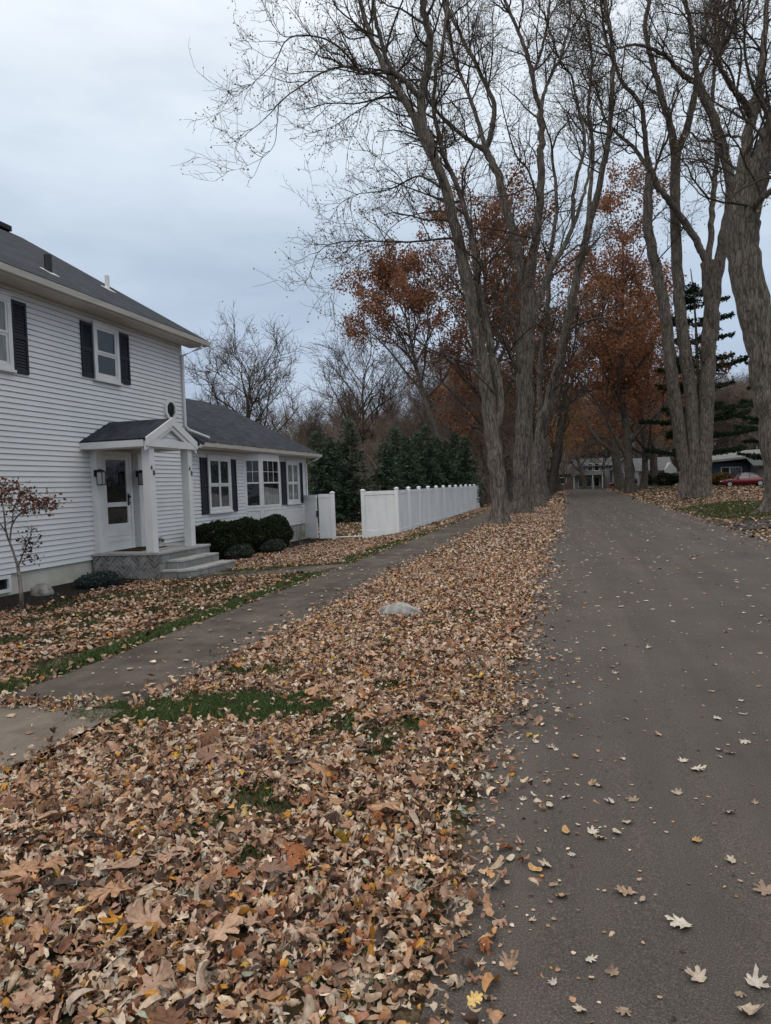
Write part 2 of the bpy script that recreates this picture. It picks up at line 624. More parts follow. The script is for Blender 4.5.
# ------------------------------------------------------------------ ground, road, walks
xs = np.unique(np.concatenate([np.linspace(-400, -40, 19), np.linspace(-40, -12, 15), np.linspace(-12, 12, 97), np.linspace(12, 40, 15), np.linspace(40, 400, 19)]))
ys = np.unique(np.concatenate([np.linspace(-60, -4, 8), np.linspace(-4, 60, 129), np.linspace(60, 150, 46), np.linspace(150, 600, 24)]))
GX, GY = np.meshgrid(xs, ys)
GZ = gz(GX, GY)
# the lawn lies a little lower under the paved strips
inroad = (GX > road_l(GY) + .12) & (GX < road_r(GY) - .12) & (GY < 110)
GZ = GZ - 0.06 * inroad
insw = (GX > -4.25) & (GX < -3.1) & (GY < 60)
GZ = GZ - 0.05 * insw
nx, ny = len(xs), len(ys)
idx = np.arange(nx * ny).reshape(ny, nx)
F = np.stack([idx[:-1, :-1], idx[:-1, 1:], idx[1:, 1:], idx[1:, :-1]], -1).reshape(-1, 4)
g = link('ground', mesh_np('ground', np.stack([GX, GY, GZ], -1).reshape(-1, 3), [F], MT['ground'], smooth=True))
g['kind'] = 'structure'


def strip(name, left, right, yv, m, zoff, crown=0.0, wob=0.0):
    V, Fs = [], []
    K = 9
    for y in yv:
        a, b = left(y), right(y)
        a += wob * sin(y * 2.3) * .6 + wob * sin(y * 7.1 + 1) * .4
        b += wob * sin(y * 2.9 + 2) * .6 + wob * sin(y * 6.3) * .4
        for k in range(K):
            t = k / (K - 1)
            x = a + (b - a) * t
            V.append((x, y, gz1(x, y) + zoff + crown * (1 - (2 * t - 1) ** 2)))
    n = len(yv)
    for i in range(n - 1):
        for k in range(K - 1):
            Fs.append((i * K + k, i * K + k + 1, (i + 1) * K + k + 1, (i + 1) * K + k))
    o = link(name, mesh_np(name, V, [np.array(Fs)], m, smooth=True))
    o['kind'] = 'structure'
    return o


strip('road', road_l, road_r, np.linspace(-5, 108, 227), MT['asphalt'], 0.006, 0.03, 0.02)
# cross street at the far end
strip('cross_road', lambda y: -60, lambda y: 60, np.linspace(108.01, 115, 8), MT['asphalt'], 0.012)
strip('sidewalk', lambda y: -4.33, lambda y: -3.02 - .04 * sin(y), np.linspace(4.62, 62, 160), MT['walk'], 0.018, 0.0, 0.03)
strip('sidewalk_slab', lambda y: -4.31, lambda y: -3.12, np.linspace(-2, 4.55, 40), MT['slab'], 0.03, 0.0, 0.012)
# front walk to the steps
V = []
xw = np.linspace(-7.28, -4.34, 16)
for x in xw:
    fl = 0.5 * max(0, (x + 5.0) / .66) ** 2
    for y in (12.85 - fl, 13.4, 14.05 + fl * .5):
        V.append((x, y, gz1(x, y) + 0.015))
Fs = [(i * 3 + k, (i + 1) * 3 + k, (i + 1) * 3 + k + 1, i * 3 + k + 1) for i in range(15) for k in range(2)]
o = link('front_walk', mesh_np('front_walk', V, [np.array(Fs)], MT['walk']))
o['kind'] = 'structure'
# neighbour's drive on the right, meeting the road
V = []
for x in np.linspace(4.46, 30, 18):
    for y in (22.2 - 1.2 * max(0, (6 - x)) * .5, 23.3, 24.6 + 1.0 * max(0, (6 - x)) * .5):
        V.append((x, y, gz1(x, y) + 0.012))
Fs = [(i * 3 + k, (i + 1) * 3 + k, (i + 1) * 3 + k + 1, i * 3 + k + 1) for i in range(17) for k in range(2)]
o = link('driveway', mesh_np('driveway', V, [np.array(Fs)], MT['drive']))
o['kind'] = 'structure'
# dark mulch bed along the house
V = []
for y in np.linspace(5, 12.97, 26):
    e = -8.18 + .10 * sin(y * 1.9) + .05 * sin(y * 5.1)
    for x in (-9.5, -8.9, e):
        V.append((x, y, gz1(x, y) + (0.012 if x == e else 0.045)))
Fs = [(i * 3 + k, i * 3 + k + 1, (i + 1) * 3 + k + 1, (i + 1) * 3 + k) for i in range(25) for k in range(2)]
o = link('mulch_bed', mesh_np('mulch_bed', V, [np.array(Fs)], MT['mulch']))
o['kind'] = 'structure'
V = []
for y in np.linspace(15.12, 25.5, 26):
    e = -8.35 + .12 * sin(y * 1.4)
    for x in (-9.5, -8.9, e):
        V.append((x, y, gz1(x, y) + (0.012 if x == e else 0.045)))
o = link('mulch_bed', mesh_np('mulch_bed', V, [np.array(Fs)], MT['mulch']))
o['kind'] = 'structure'

# ------------------------------------------------------------------ THE WHITE HOUSE
XH = -9.5
house = thing('house', 'white clapboard two-storey house with one-storey wing, black shutters and small gabled porch', 'house', (XH, 15, -0.1))


def lap_wall(mb, x, y0, y1, z0, z1, row=0.10, lip=0.024):
    """clapboards on a wall facing +X"""
    z = z0
    while z < z1 - 1e-6:
        t = min(z + row, z1)
        g = .009                                   # shadow gap under each board's butt edge
        mb.poly([(x + lip, y0, z + g), (x + lip, y1, z + g), (x + .004, y1, t), (x + .004, y0, t)])
        mb.poly([(x - .014, y0, z + g), (x - .014, y1, z + g), (x + lip, y1, z + g), (x + lip, y0, z + g)])
        mb.poly([(x + .004, y0, t), (x + .004, y1, t), (x - .014, y1, t), (x - .014, y0, t)])
        mb.poly([(x - .014, y0, z), (x - .014, y1, z), (x - .014, y1, z + g), (x - .014, y0, z + g)])
        z = t


YA, YB, YC = 4.0, 16.97, 25.75          # main block YA..YB, wing YB..YC
mb = MB()
lap_wall(mb, XH, YA, YB, 0.28, 5.42)
mb.build('front_siding', MT['siding'], house)
mb = MB()
lap_wall(mb, XH, YB, YC, 0.32, 2.86)
mb.build('wing_siding', MT['siding'], house)
# the bodies behind the clapboards
mb = MB()
mb.box(-19.4, XH - .02, YA, YB, 0.28, 5.42)
mb.prism([(XH - .02, YB, 5.42), (-14.45, YB, 8.38), (-19.4, YB, 5.42)], (0, YA - YB, 0))
mb.build('main_wall', MT['siding'], house)
mb = MB()
mb.box(-16.1, XH - .02, YB + .003, YC, 0.32, 2.86)
mb.prism([(XH - .02, YC, 2.86), (-12.9, YC, 4.72), (-16.1, YC, 2.86)], (0, YB + .003 - YC, 0))
mb.build('wing_wall', MT['siding'], house)
mb = MB()
mb.box(-19.3, XH - .03, YA, YB - .02, -0.5, 0.277)
mb.build('foundation', MT['found'], house)
mb = MB()
mb.box(-16.0, XH - .03, YB - .015, YC - .03, -0.6, 0.317)
mb.build('foundation', MT['found_old'], house, label='stained concrete foundation under the wing')


def roof(y0, y1, xe, ze, xr_, zr, xb, name, th=0.09):
    mb = MB()
    for (xa, za, xb_, zb) in ((xe, ze, xr_, zr), (xb, ze, xr_, zr)):
        mb.prism([(xa, y0, za), (xb_, y0, zb), (xb_, y0, zb - th), (xa, y0, za - th)], (0, y1 - y0, 0))
    return mb.build(name, MT['shingle'], house)


main_roof = roof(YA - .3, 17.45, -8.98, 5.52, -14.45, 8.82, -19.92, 'roof')
wing_roof = roof(16.99, 26.05, -9.03, 2.90, -12.75, 4.88, -16.5, 'roof')
# soffit, fascia, rake boards
mb = MB()
mb.box(-9.06, XH + .02, YA, 17.42, 5.36, 5.40)
mb.box(-9.06, -9.02, YA, 17.42, 5.34, 5.46)
mb.build('soffit', MT['soffit'], house)
mb = MB()
mb.box(-9.09, XH + .02, 16.99, 26.02, 2.74, 2.78)
mb.box(-9.09, -9.05, 16.99, 26.02, 2.73, 2.85)
mb.build('soffit', MT['soffit'], house)
mb = MB()
mb.prism([(-9.03, 17.44, 5.36), (-9.03, 17.44, 5.43), (-14.45, 17.44, 8.71), (-14.45, 17.44, 8.55), (-9.5, 17.44, 5.42)], (0, .03, 0))
mb.build('rake_board', MT['trim'], house)


def gutter(x, y0, y1, z, name='gutter'):
    mb = MB()
    prof = [(x - .02, z - .10), (x + .07, z - .10), (x + .085, z - .05), (x + .10, z), (x + .088, z), (x + .073, z - .045), (x + .06, z - .088), (x - .008, z - .088), (x - .008, z), (x - .02, z)]
    mb.prism([(p[0], y0, p[1]) for p in prof], (0, y1 - y0, 0))
    return mb.build(name, MT['gutter'], house)


gutter(-9.0, YA - .3, 17.5, 5.47)
gutter(-9.03, 17.0, 26.15, 2.86)
# downspout: elbow from the main gutter, corner run, kick-out on the wing roof
mb = MB()
mb.tube([(-8.95, 17.1, 5.38), (-8.98, 17.1, 5.28), (XH + .07, 16.93, 5.08), (XH + .07, 16.92, 4.2), (XH + .07, 16.92, 3.30), (XH + .12, 17.0, 3.20), (-9.14, 17.6, 3.02)], 0.038, 8)
mb.build('downspout', MT['trim'], house)
mb = MB()
mb.tube([(-8.98, 25.95, 2.76), (-9.1, 25.85, 2.66), (XH + .06, 25.7, 2.5), (XH + .06, 25.7, -0.15), (XH + .25, 25.75, -0.25)], 0.036, 8)
mb.build('downspout', MT['trim'], house)
# corner boards
mb = MB()
mb.box(XH - .03, XH + .028, YB - .09, YB + .012, 0.26, 5.36)
mb.build('corner_board', MT['trim'], house)
mb = MB()
mb.box(XH - .03, XH + .028, YC - .09, YC + .012, 0.30, 2.74)
mb.build('corner_board', MT['trim'], house)
# roof vents
mb = MB()
mb.box(-14.62, -14.28, 12.3, 16.9, 8.78, 8.93)
mb.build('ridge_vent', MT['black'], house, bevel=.02)


def roof_z(x):
    return 5.52 + (8.82 - 5.52) * (x + 8.98) / (-14.45 + 8.98)


for (u, v, rr, hh, mm, lab) in ((48.5, 272, (.075), .33, MT['black'], 'black roof vent pipe'), (107.5, 289, .055, .33, MT['trim'], 'white roof vent pipe')):
    best = None
    for X in np.arange(-9.2, -14, -.02):
        p = at(u, v, X=X)
        d = abs(p[2] - roof_z(X))
        if best is None or d < best[0]:
            best = (d, p)
    p = best[1]
    z0 = roof_z(p[0])
    pv = MB().tube([(p[0], p[1], z0 - .1), (p[0], p[1], z0 + hh)], rr, 12).build('vent_pipe', mm, house, label=lab)
    sl_ = (8.82 - 5.52) / (14.45 - 8.98)
    fb = MB().hexa([(p[0] - .10, p[1] - .12, z0 + .10 * sl_ + .004), (p[0] + .16, p[1] - .12, z0 - .16 * sl_ + .004), (p[0] + .16, p[1] + .12, z0 - .16 * sl_ + .004), (p[0] - .10, p[1] + .12, z0 + .10 * sl_ + .004),
                    (p[0] - .10, p[1] - .12, z0 + .10 * sl_ + .02), (p[0] + .16, p[1] - .12, z0 - .16 * sl_ + .02), (p[0] + .16, p[1] + .12, z0 - .16 * sl_ + .02), (p[0] - .10, p[1] + .12, z0 + .10 * sl_ + .02)])
    fb.build('flashing', MT['trim'], pv)


def rectframe(mb, x, d, y0, y1, z0, z1, w, top=None, bot=None):
    top = top or w
    bot = bot or w
    mb.box(x, x + d, y0, y0 + w, z0, z1)
    mb.box(x, x + d, y1 - w, y1, z0, z1)
    mb.box(x, x + d - .002, y0 + w, y1 - w, z1 - top, z1)
    mb.box(x, x + d - .002, y0 + w, y1 - w, z0, z0 + bot)


XW = XH + .017


def window(y0, y1, z0, z1, leaves=1, curtain=False, muntins=False, casing=.09):
    mb = MB()
    rectframe(mb, XW, .05, y0, y1, z0, z1, casing)
    mb.box(XW, XW + .075, y0 - .03, y1 + .03, z0 - .045, z0 + .002)        # sill
    mb.box(XW, XW + .065, y0 - .02, y1 + .02, z1 - .002, z1 + .03)         # head
    w = mb.build('window', MT['trim'], house)
    iy0, iy1, iz0, iz1 = y0 + casing, y1 - casing, z0 + casing, z1 - casing
    zm = (iz0 + iz1) / 2
    sb, gb = MB(), MB()
    ws = (iy1 - iy0) / leaves
    for k in range(leaves):
        a, b = iy0 + k * ws, iy0 + (k + 1) * ws
        rectframe(sb, XW + .004, .034, a + .002, b - .002, zm - .022, iz1, .045)      # upper sash proud
        rectframe(sb, XW + .003, .022, a + .002, b - .002, iz0, zm - .024, .045)
        if muntins:
            for (zz0, zz1, xx) in ((zm + .02, iz1 - .04, XW + .022), (iz0 + .04, zm - .06, XW + .019)):
                for q in (1, 2):
                    yy = a + (b - a) * q / 3
                    sb.box(xx - .006, xx + .004, yy - .008, yy + .008, zz0, zz1)
                sb.box(xx - .0065, xx + .0035, a + .045, b - .045, (zz0 + zz1) / 2 - .008, (zz0 + zz1) / 2 + .008)
        gb.poly([(XW + .017, a + .03, zm), (XW + .017, b - .03, zm), (XW + .017, b - .03, iz1 - .03), (XW + .017, a + .03, iz1 - .03)])
        gb.poly([(XW + .016, a + .03, iz0 + .03), (XW + .016, b - .03, iz0 + .03), (XW + .016, b - .03, zm - .04), (XW + .016, a + .03, zm - .04)])
    sb.build('sash', MT['trim'], w)
    gb.build('pane', MT['curtain_glass'] if curtain else MT['glass'], w)
    return w


def f_cglass(t, b):
    n = noise(t, coords(t, (1, 5, .4)), 4.0, 3)
    r = ramp(t, [(0.3, (0.10, 0.11, 0.11)), (0.7, (0.26, 0.27, 0.26))], n)
    t.links.new(r.outputs[0], b.inputs['Base Color'])


MT['curtain_glass'] = mat('curtained_glass', (0.2, 0.2, 0.2), 0.06, 0.5, f_cglass)


def shutter(y0, y1, z0, z1):
    mb = MB()
    x = XH + .024
    w = .05
    rectframe(mb, x, .03, y0, y1, z0, z1, w, .07, .07)
    zm = z0 + (z1 - z0) * .5
    mb.box(x, x + .028, y0 + w, y1 - w, zm - .035, zm + .035)
    for (a, b) in ((z0 + .07, zm - .035), (zm + .035, z1 - .07)):
        n = max(3, int((b - a) / .05))
        for i in range(n):
            za = a + (b - a) * i / n
            zb = a + (b - a) * (i + 1) / n
            mb.hexa([(x, y0 + w, za), (x + .024, y0 + w, za), (x + .024, y1 - w, za), (x, y1 - w, za),
                     (x, y0 + w, zb), (x + .006, y0 + w, zb), (x + .006, y1 - w, zb), (x, y1 - w, zb)])
    return mb.build('shutter', MT['shutter'], house)


window(9.75, 11.03, 3.86, 5.16, 1, True)
shutter(11.05, 11.42, 3.83, 5.12)
window(13.34, 14.22, 4.03, 5.20, 1, False)
shutter(12.96, 13.32, 4.03, 5.15)
shutter(14.25, 14.62, 4.05, 5.16)
window(18.06, 19.41, 1.04, 2.58, 2)
shutter(17.66, 18.03, 1.00, 2.52)
shutter(19.44, 19.80, 1.00, 2.52)
window(23.74, 24.96, 1.10, 2.58, 2, True)
shutter(23.3, 23.70, 1.07, 2.55)
shutter(24.99, 25.32, 1.07, 2.55)

# bay window on the wing
bay = [(XH, 20.38), (-9.12, 20.86), (-9.12, 22.3), (XH, 22.78)]
mb = MB()
mb.prism([(x, y, 1.06) for x, y in bay], (0, 0, -.05))
mb.prism([(x, y, 0.40) for x, y in bay], (0, 0, .609))
bw = mb.build('bay_window', MT['trim'], house)
MB().prism([(x, y, 2.58) for x, y in bay], (0, 0, .15)).build('bay_head', MT['trim'], bw)
sb, gb, pb = MB(), MB(), MB()
for i in range(3):
    a, b = np.array(bay[i]), np.array(bay[i + 1])
    d = (b - a) / np.linalg.norm(b - a)
    nrm = np.array([d[1], -d[0]])
    ln = np.linalg.norm(b - a)

    def slab(t0, t1, z0, z1, o0, o1, tgt):
        p = [a + d * t0 + nrm * o0, a + d * t1 + nrm * o0, a + d * t1 + nrm * o1, a + d * t0 + nrm * o1]
        tgt.hexa([(q[0], q[1], z0) for q in p] + [(q[0], q[1], z1) for q in p])
    slab(0.0, .10, 1.062, 2.578, -.03, .012, sb)
    slab(ln - .10, ln, 1.062, 2.578, -.03, .012, sb)
    slab(.101, ln - .101, 1.062, 1.14, -.03, .010, sb)
    slab(.101, ln - .101, 2.50, 2.578, -.03, .010, sb)
    slab(.101, ln - .101, 1.80, 1.845, -.03, .008, sb)
    nm = 3 if ln > .8 else 2
    for q in range(1, nm):
        tt = .1 + (ln - .2) * q / nm
        slab(tt - .007, tt + .007, 1.845, 2.50, -.02, .002, sb)
    slab(.101, ln - .101, 2.16, 2.174, -.02, .001, sb)
    slab(.101, ln - .101, 1.14, 2.50, -.035, -.012, gb)
    # raised panel moulding below the panes
    for (t0, t1, z0, z1) in ((.08, ln - .08, .97, 1.0), (.08, ln - .08, .50, .53), (.08, .11, .531, .969), (ln - .11, ln - .08, .531, .969)):
        slab(t0, t1, z0, z1, 0, .018, pb)
sb.build('sash', MT['trim'], bw)
gb.build('pane', MT['glass'], bw)
pb.build('panel_moulding', MT['trim'], bw)
# a small shade and things behind the bay panes are only seen as a pale blind in the lower half
mb = MB()
p0, p1 = np.array(bay[1]), np.array(bay[2])
mb.poly([(-9.131, 21.02, 1.16), (-9.131, 22.16, 1.16), (-9.131, 22.16, 1.62), (-9.131, 21.02, 1.70)])
mb.build('blind', MT['curtain_glass'], bw)

# octagonal window high by the porch
mb = MB()
cy, cz, ro, ri = 16.28, 3.65, .285, .20


def octa(r, x, k=1.0):
    return [(x, cy + r * cos(pi / 8 + i * pi / 4), cz + r * k * sin(pi / 8 + i * pi / 4)) for i in range(8)]


A, B = octa(ro, XW + .055), octa(ri, XW + .055)
A0, B0 = octa(ro, XH), octa(ri, XH)
for i in range(8):
    j = (i + 1) % 8
    mb.hexa([A0[i], A0[j], B0[j], B0[i], A[i], A[j], B[j], B[i]])
ow = mb.build('octagon_window', MT['trim'], house)
MB().poly(octa(ri + .02, XW + .02)).build('pane', MT['glass'], ow)

# basement window at the left
mb = MB()
rectframe(mb, XH - .03, .06, 9.55, 10.72, -0.03, 0.27, .06)
mb.box(XH - .03, XH + .025, 10.1, 10.15, 0.03, 0.21)
bwin = mb.build('basement_window', MT['trim'], house)
MB().poly([(XH - .015, 9.6, 0), (XH - .015, 10.68, 0), (XH - .015, 10.68, .24), (XH - .015, 9.6, .24)]).build('pane', MT['glass'], bwin)

# front door between pilasters
for y in (13.16, 14.66):
    MB().box(XH, XH + .16, y - .085, y + .085, .412, 2.55).build('pilaster', MT['trim'], house, bevel=.006)
mb = MB()
rectframe(mb, XH, .085, 13.33, 14.42, .412, 2.53, .07, .09, .03)
door_frame = mb.build('door_frame', MT['trim'], house)
mb = MB()
d0, d1 = 13.402, 14.348
dx = XH + .032
rectframe(mb, dx, .035, d0, d1, .445, 2.438, .11, .085, .12)
mb.box(dx, dx + .033, d0 + .11, d1 - .11, 1.345, 1.44)          # rail between the lights
mb.box(dx, dx + .033, d0 + .11, d1 - .11, .565, .98)
mb.box(dx + .033, dx + .042, d0 + .10, d1 - .10, .60, .66)
mb.box(dx + .033, dx + .042, d0 + .10, d1 - .10, .72, .735)
door = mb.build('door', MT['trim'], house)
mb = MB()
mb.poly([(dx + .012, d0 + .10, 1.43), (dx + .012, d1 - .10, 1.43), (dx + .012, d1 - .10, 2.36), (dx + .012, d0 + .10, 2.36)])
mb.poly([(dx + .012, d0 + .10, .97), (dx + .012, d1 - .10, .97), (dx + .012, d1 - .10, 1.35), (dx + .012, d0 + .10, 1.35)])
mb.build('pane', MT['glass'], door)
mb = MB()
mb.box(dx + .035, dx + .05, d1 - .10, d1 - .05, 1.36, 1.62)
mb.tube([(dx + .05, d1 - .075, 1.55), (dx + .09, d1 - .075, 1.55)], .03, 10)
mb.tube([(dx + .05, d1 - .075, 1.42), (dx + .10, d1 - .075, 1.42)], .012, 8)
mb.tube([(dx + .09, d1 - .075, 1.42), (dx + .09, d1 - .17, 1.42)], .012, 8)
mb.build('handle', MT['black'], door)

# wall lanterns on the pilasters
for y in (13.02, 14.50):
    x0 = XH + .162
    mb = MB()
    mb.box(x0, x0 + .025, y - .05, y + .05, 1.98, 2.12)
    mb.tube([(x0 + .02, y, 2.08), (x0 + .08, y, 2.13), (x0 + .13, y, 2.11)], .012, 6)
    mb.prism([(x0 + .07, y - .065, 2.07), (x0 + .20, y - .065, 2.07), (x0 + .20, y + .065, 2.07), (x0 + .07, y + .065, 2.07)], (0, 0, .015))
    b0 = len(mb.v)
    mb.v += [(x0 + .07, y - .065, 2.086), (x0 + .20, y - .065, 2.086), (x0 + .20, y + .065, 2.086), (x0 + .07, y + .065, 2.086), (x0 + .135, y, 2.14)]
    mb.f += [[b0, b0 + 1, b0 + 4], [b0 + 1, b0 + 2, b0 + 4], [b0 + 2, b0 + 3, b0 + 4], [b0 + 3, b0, b0 + 4]]
    for (ax, ay) in ((.075, -.06), (.195, -.06), (.195, .06), (.075, .06)):
        mb.box(x0 + ax - .006, x0 + ax + .006, y + ay - .006, y + ay + .006, 1.82, 2.07)
    mb.box(x0 + .068, x0 + .202, y - .066, y + .066, 1.80, 1.822)
    ln_ = mb.build('wall_lantern', MT['black'], house)
    MB().box(x0 + .08, x0 + .19, y - .055, y + .055, 1.824, 2.068).build('glass', mat('lantern_glass', (.32, .33, .33), .1, .5), ln_)
# mailbox on the wall
mb = MB()
mb.box(XH + .02, XH + .13, 14.77, 15.05, 1.26, 1.50)
mb.hexa([(XH + .02, 14.76, 1.502), (XH + .145, 14.76, 1.48), (XH + .145, 15.06, 1.48), (XH + .02, 15.06, 1.502), (XH + .02, 14.76, 1.56), (XH + .145, 14.76, 1.50), (XH + .145, 15.06, 1.50), (XH + .02, 15.06, 1.56)])
mb.build('mailbox', MT['black'], house, bevel=.006)

# porch: platform, steps, columns, beams, gabled roof
mb = MB()
mb.box(-9.47, -7.95, 12.985, 15.1, -.35, .36)
pl = mb.build('porch_platform', [MT['block'], MT['herring']], house)
for p in pl.data.polygons:
    if p.normal.y < -.9:
        p.material_index = 1
MB().box(-9.49, -7.93, 12.965, 15.12, .362, .41).build('porch_floor', MT['cap'], house, bevel=.006)
st2 = [(-8.02, 13.26), (-7.72, 13.26), (-7.62, 13.36), (-7.62, 14.88), (-8.02, 14.88)]
st3 = [(-8.02, 13.06), (-7.55, 13.03), (-7.28, 13.26), (-7.28, 14.93), (-8.02, 14.93)]


def step(poly, z0, z1):
    o = MB().prism([(x, y, z0) for x, y in poly], (0, 0, z1 - z0 - .045)).build('step', MT['block'], house)
    c = np.mean(poly, 0)
    big = [tuple(c + (np.array(q) - c) * 1.012) for q in poly]
    MB().prism([(x, y, z1 - .043) for x, y in big], (0, 0, .043)).build('tread', MT['cap'], o, bevel=.005)


step(st2, -.3, .23)
step(st3, -.35, .05)
CX = -8.13
for y in (13.05, 14.56):
    mb = MB()
    mb.box(CX - .09, CX + .09, y - .09, y + .09, .411, 2.52)
    c = mb.build('porch_column', MT['trim'], house, bevel=.008)
    for k, (chx, dy, z) in enumerate((('4', -.085, 2.06), ('8', -.005, 1.96))):
        tcv = bpy.data.curves.new('house_number', 'FONT')
        tcv.body = chx
        tcv.size = .15
        tcv.extrude = .004
        tcv.materials.append(MT['black'])
        to = bpy.data.objects.new('house_number', tcv)
        COL.objects.link(to)
        to.parent = c
        wl = world_loc(house)
        to.location = (CX + .096 - wl[0], y + dy - wl[1], z - wl[2])
        to.rotation_euler = (radians(90), 0, radians(90))
        bpy.context.view_layer.update()
        nm_ = bpy.data.meshes.new_from_object(to)
        to2 = link('house_number', nm_, c)
        to2.location = to.location
        to2.rotation_euler = to.rotation_euler
        bpy.data.objects.remove(to)
mb = MB()
mb.box(XH, CX + .10, 12.95, 13.13, 2.52, 2.64)
mb.box(XH, CX + .10, 14.48, 14.66, 2.52, 2.64)
mb.box(CX - .10, CX + .10, 13.131, 14.479, 2.52, 2.64)
mb.box(XH + .02, CX - .101, 13.131, 14.479, 2.60, 2.63)
mb.build('porch_beam', MT['trim'], house)
GX0 = CX + .14
yl, yr, ym, ze, zap = 12.78, 14.80, 13.79, 2.64, 3.10
mb = MB()
th = .055
for (ya, yb) in ((yl, ym), (yr, ym)):
    mb.prism([(XH - .01, ya, ze), (XH - .01, yb, zap), (XH - .01, yb, zap + th), (XH - .01, ya, ze + th)], (GX0 - XH, 0, 0))
mb.build('porch_roof', MT['shingle'], house)
mb = MB()
mb.prism([(GX0 - .13, yl + .14, ze - .01), (GX0 - .13, yr - .14, ze - .01), (GX0 - .13, ym, zap - .05)], (.03, 0, 0))
mb.build('gable_wall', MT['siding'], house)
mb = MB()
for k in range(4):
    za, zb_ = ze + .02 + k * .09, min(ze + .02 + (k + 1) * .09, zap - .06)
    fa = (za - ze) / (zap - ze)
    fb = (zb_ - ze) / (zap - ze)
    hw_ = (yr - yl) / 2 - .1
    mb.poly([(GX0 - .076, ym - hw_ * (1 - fa), za), (GX0 - .076, ym + hw_ * (1 - fa), za), (GX0 - .098, ym + hw_ * (1 - fb), zb_), (GX0 - .098, ym - hw_ * (1 - fb), zb_)])
    mb.poly([(GX0 - .099, ym - hw_ * (1 - fa), za), (GX0 - .099, ym + hw_ * (1 - fa), za), (GX0 - .076, ym + hw_ * (1 - fa), za), (GX0 - .076, ym - hw_ * (1 - fa), za)])
mb.build('gable_siding', MT['siding'], house)
mb = MB()
for (ya, yb) in ((yl, ym), (yr, ym)):            # rake boards, two stacked mouldings
    mb.prism([(GX0 - .02, ya, ze - .10), (GX0 - .02, yb, zap - .10), (GX0 - .02, yb, zap + .062), (GX0 - .02, ya, ze + .062)], (.04, 0, 0))
    mb.prism([(GX0 - .05, ya, ze - .19), (GX0 - .05, yb, zap - .19), (GX0 - .05, yb, zap - .102), (GX0 - .05, ya, ze - .102)], (.04, 0, 0))
mb.box(GX0 - .06, GX0 + .012, yl + .02, yr - .02, 2.53, 2.68)
mb.build('gable_trim', MT['trim'], house)
mb = MB()
mb.box(XH, GX0 - .061, yl - .01, yl + .03, 2.53, 2.66)
mb.box(XH, GX0 - .061, yl + .029, 12.949, 2.532, 2.56)
mb.build('porch_fascia', MT['trim'], house)
mb = MB()
mb.box(XH, GX0 - .061, yr - .03, yr + .01, 2.53, 2.66)
mb.box(XH, GX0 - .061, 14.661, yr - .029, 2.532, 2.56)
mb.build('porch_fascia', MT['trim'], house)

# door mat
tag(MB().box(-9.30, -8.65, 13.45, 14.45, .412, .428).build('door_mat', MT['mat']), 'dark brown doormat on the porch floor before the white door', 'doormat')

# ------------------------------------------------------------------ fence and gate
fen = thing('fence', 'long white vinyl privacy fence of panels and capped posts beside the sidewalk', 'fence', (-5.85, 37, -.1))
FX, FY = -5.85, 24.97


def post(x, y, zt, par, w=.065):
    zb = gz1(x, y) - .1
    o = MB().box(x - w, x + w, y - w, y + w, zb, zt).build('post', MT['vinyl'], par, bevel=.006)
    mb = MB()
    k = w + .012
    mb.box(x - k, x + k, y - k, y + k, zt + .001, zt + .03)
    b = len(mb.v)
    mb.v += [(x - k, y - k, zt + .031), (x + k, y - k, zt + .031), (x + k, y + k, zt + .031), (x - k, y + k, zt + .031), (x, y, zt + .07)]
    mb.f += [[b, b + 1, b + 4], [b + 1, b + 2, b + 4], [b + 2, b + 3, b + 4], [b + 3, b, b + 4]]
    mb.build('cap', MT['vinyl'], o)
    return o


def panel(a, b, zt, zbot, par, name='panel', hw=.065):
    a, b = np.array(a, float), np.array(b, float)
    ln = np.linalg.norm(b - a)
    d = (b - a) / ln
    nr = np.array([-d[1], d[0]])

    def slab(mb, t0, t1, z0a, z0b, z1, h):
        p = [a + d * t0 - nr * h, a + d * t1 - nr * h, a + d * t1 + nr * h, a + d * t0 + nr * h]
        zz = [z0a, z0b, z0b, z0a]
        mb.hexa([(q[0], q[1], z) for q, z in zip(p, zz)] + [(q[0], q[1], z1) for q in p])
    mb = MB()
    s, e = hw + .001, ln - hw - .001
    za, zb = zbot
    slab(mb, s, e, zt - .13, zt - .13, zt, .03)
    slab(mb, s, e, za, zb, max(za, zb) + .14, .03)
    n = max(2, int(round((e - s) / .155)))
    for i in range(n):
        t0 = s + (e - s) * i / n
        t1 = s + (e - s) * (i + 1) / n
        f0, f1 = t0 / ln, t1 / ln
        slab(mb, t0 + .003, t1 - .003, za + (zb - za) * f0 + .1, za + (zb - za) * f1 + .1, zt - .1, .012)
    slab(mb, s, e, max(za, zb) + .12, max(za, zb) + .12, zt - .11, .007)
    return mb.build(name, MT['vinyl'], par)


npan = 12
for i in range(npan + 1):
    y = FY + i * 1.99
    zt = 1.47 - .02 * i / npan
    post(FX, y, zt, fen)
    if i < npan:
        panel((FX, y), (FX, y + 1.99), 1.42 - .02 * i / npan, (gz1(FX, y) + .03, gz1(FX, y + 2) + .03), fen)
post(-7.08, FY, 1.44, fen)
panel((-7.08, FY), (FX, FY), 1.42, (gz1(-7.0, FY) + .02, gz1(FX, FY) + .02), fen)
gate = thing('gate', 'white vinyl gate with black latch joining the house corner', 'gate', (-8.6, FY, -.2))
post(-8.22, FY, 1.40, gate)
panel((-8.22, FY), (-8.82, FY), 1.38, (-.22, -.22), gate, 'fixed_panel', .065)
leaf = panel((-8.80, FY - .02), (-9.44, FY + .34), 1.36, (-.2, -.2), gate, 'gate_leaf', .02)
mb = MB()
mb.box(-8.825, -8.80, FY - .055, FY - .035, .55, .78)
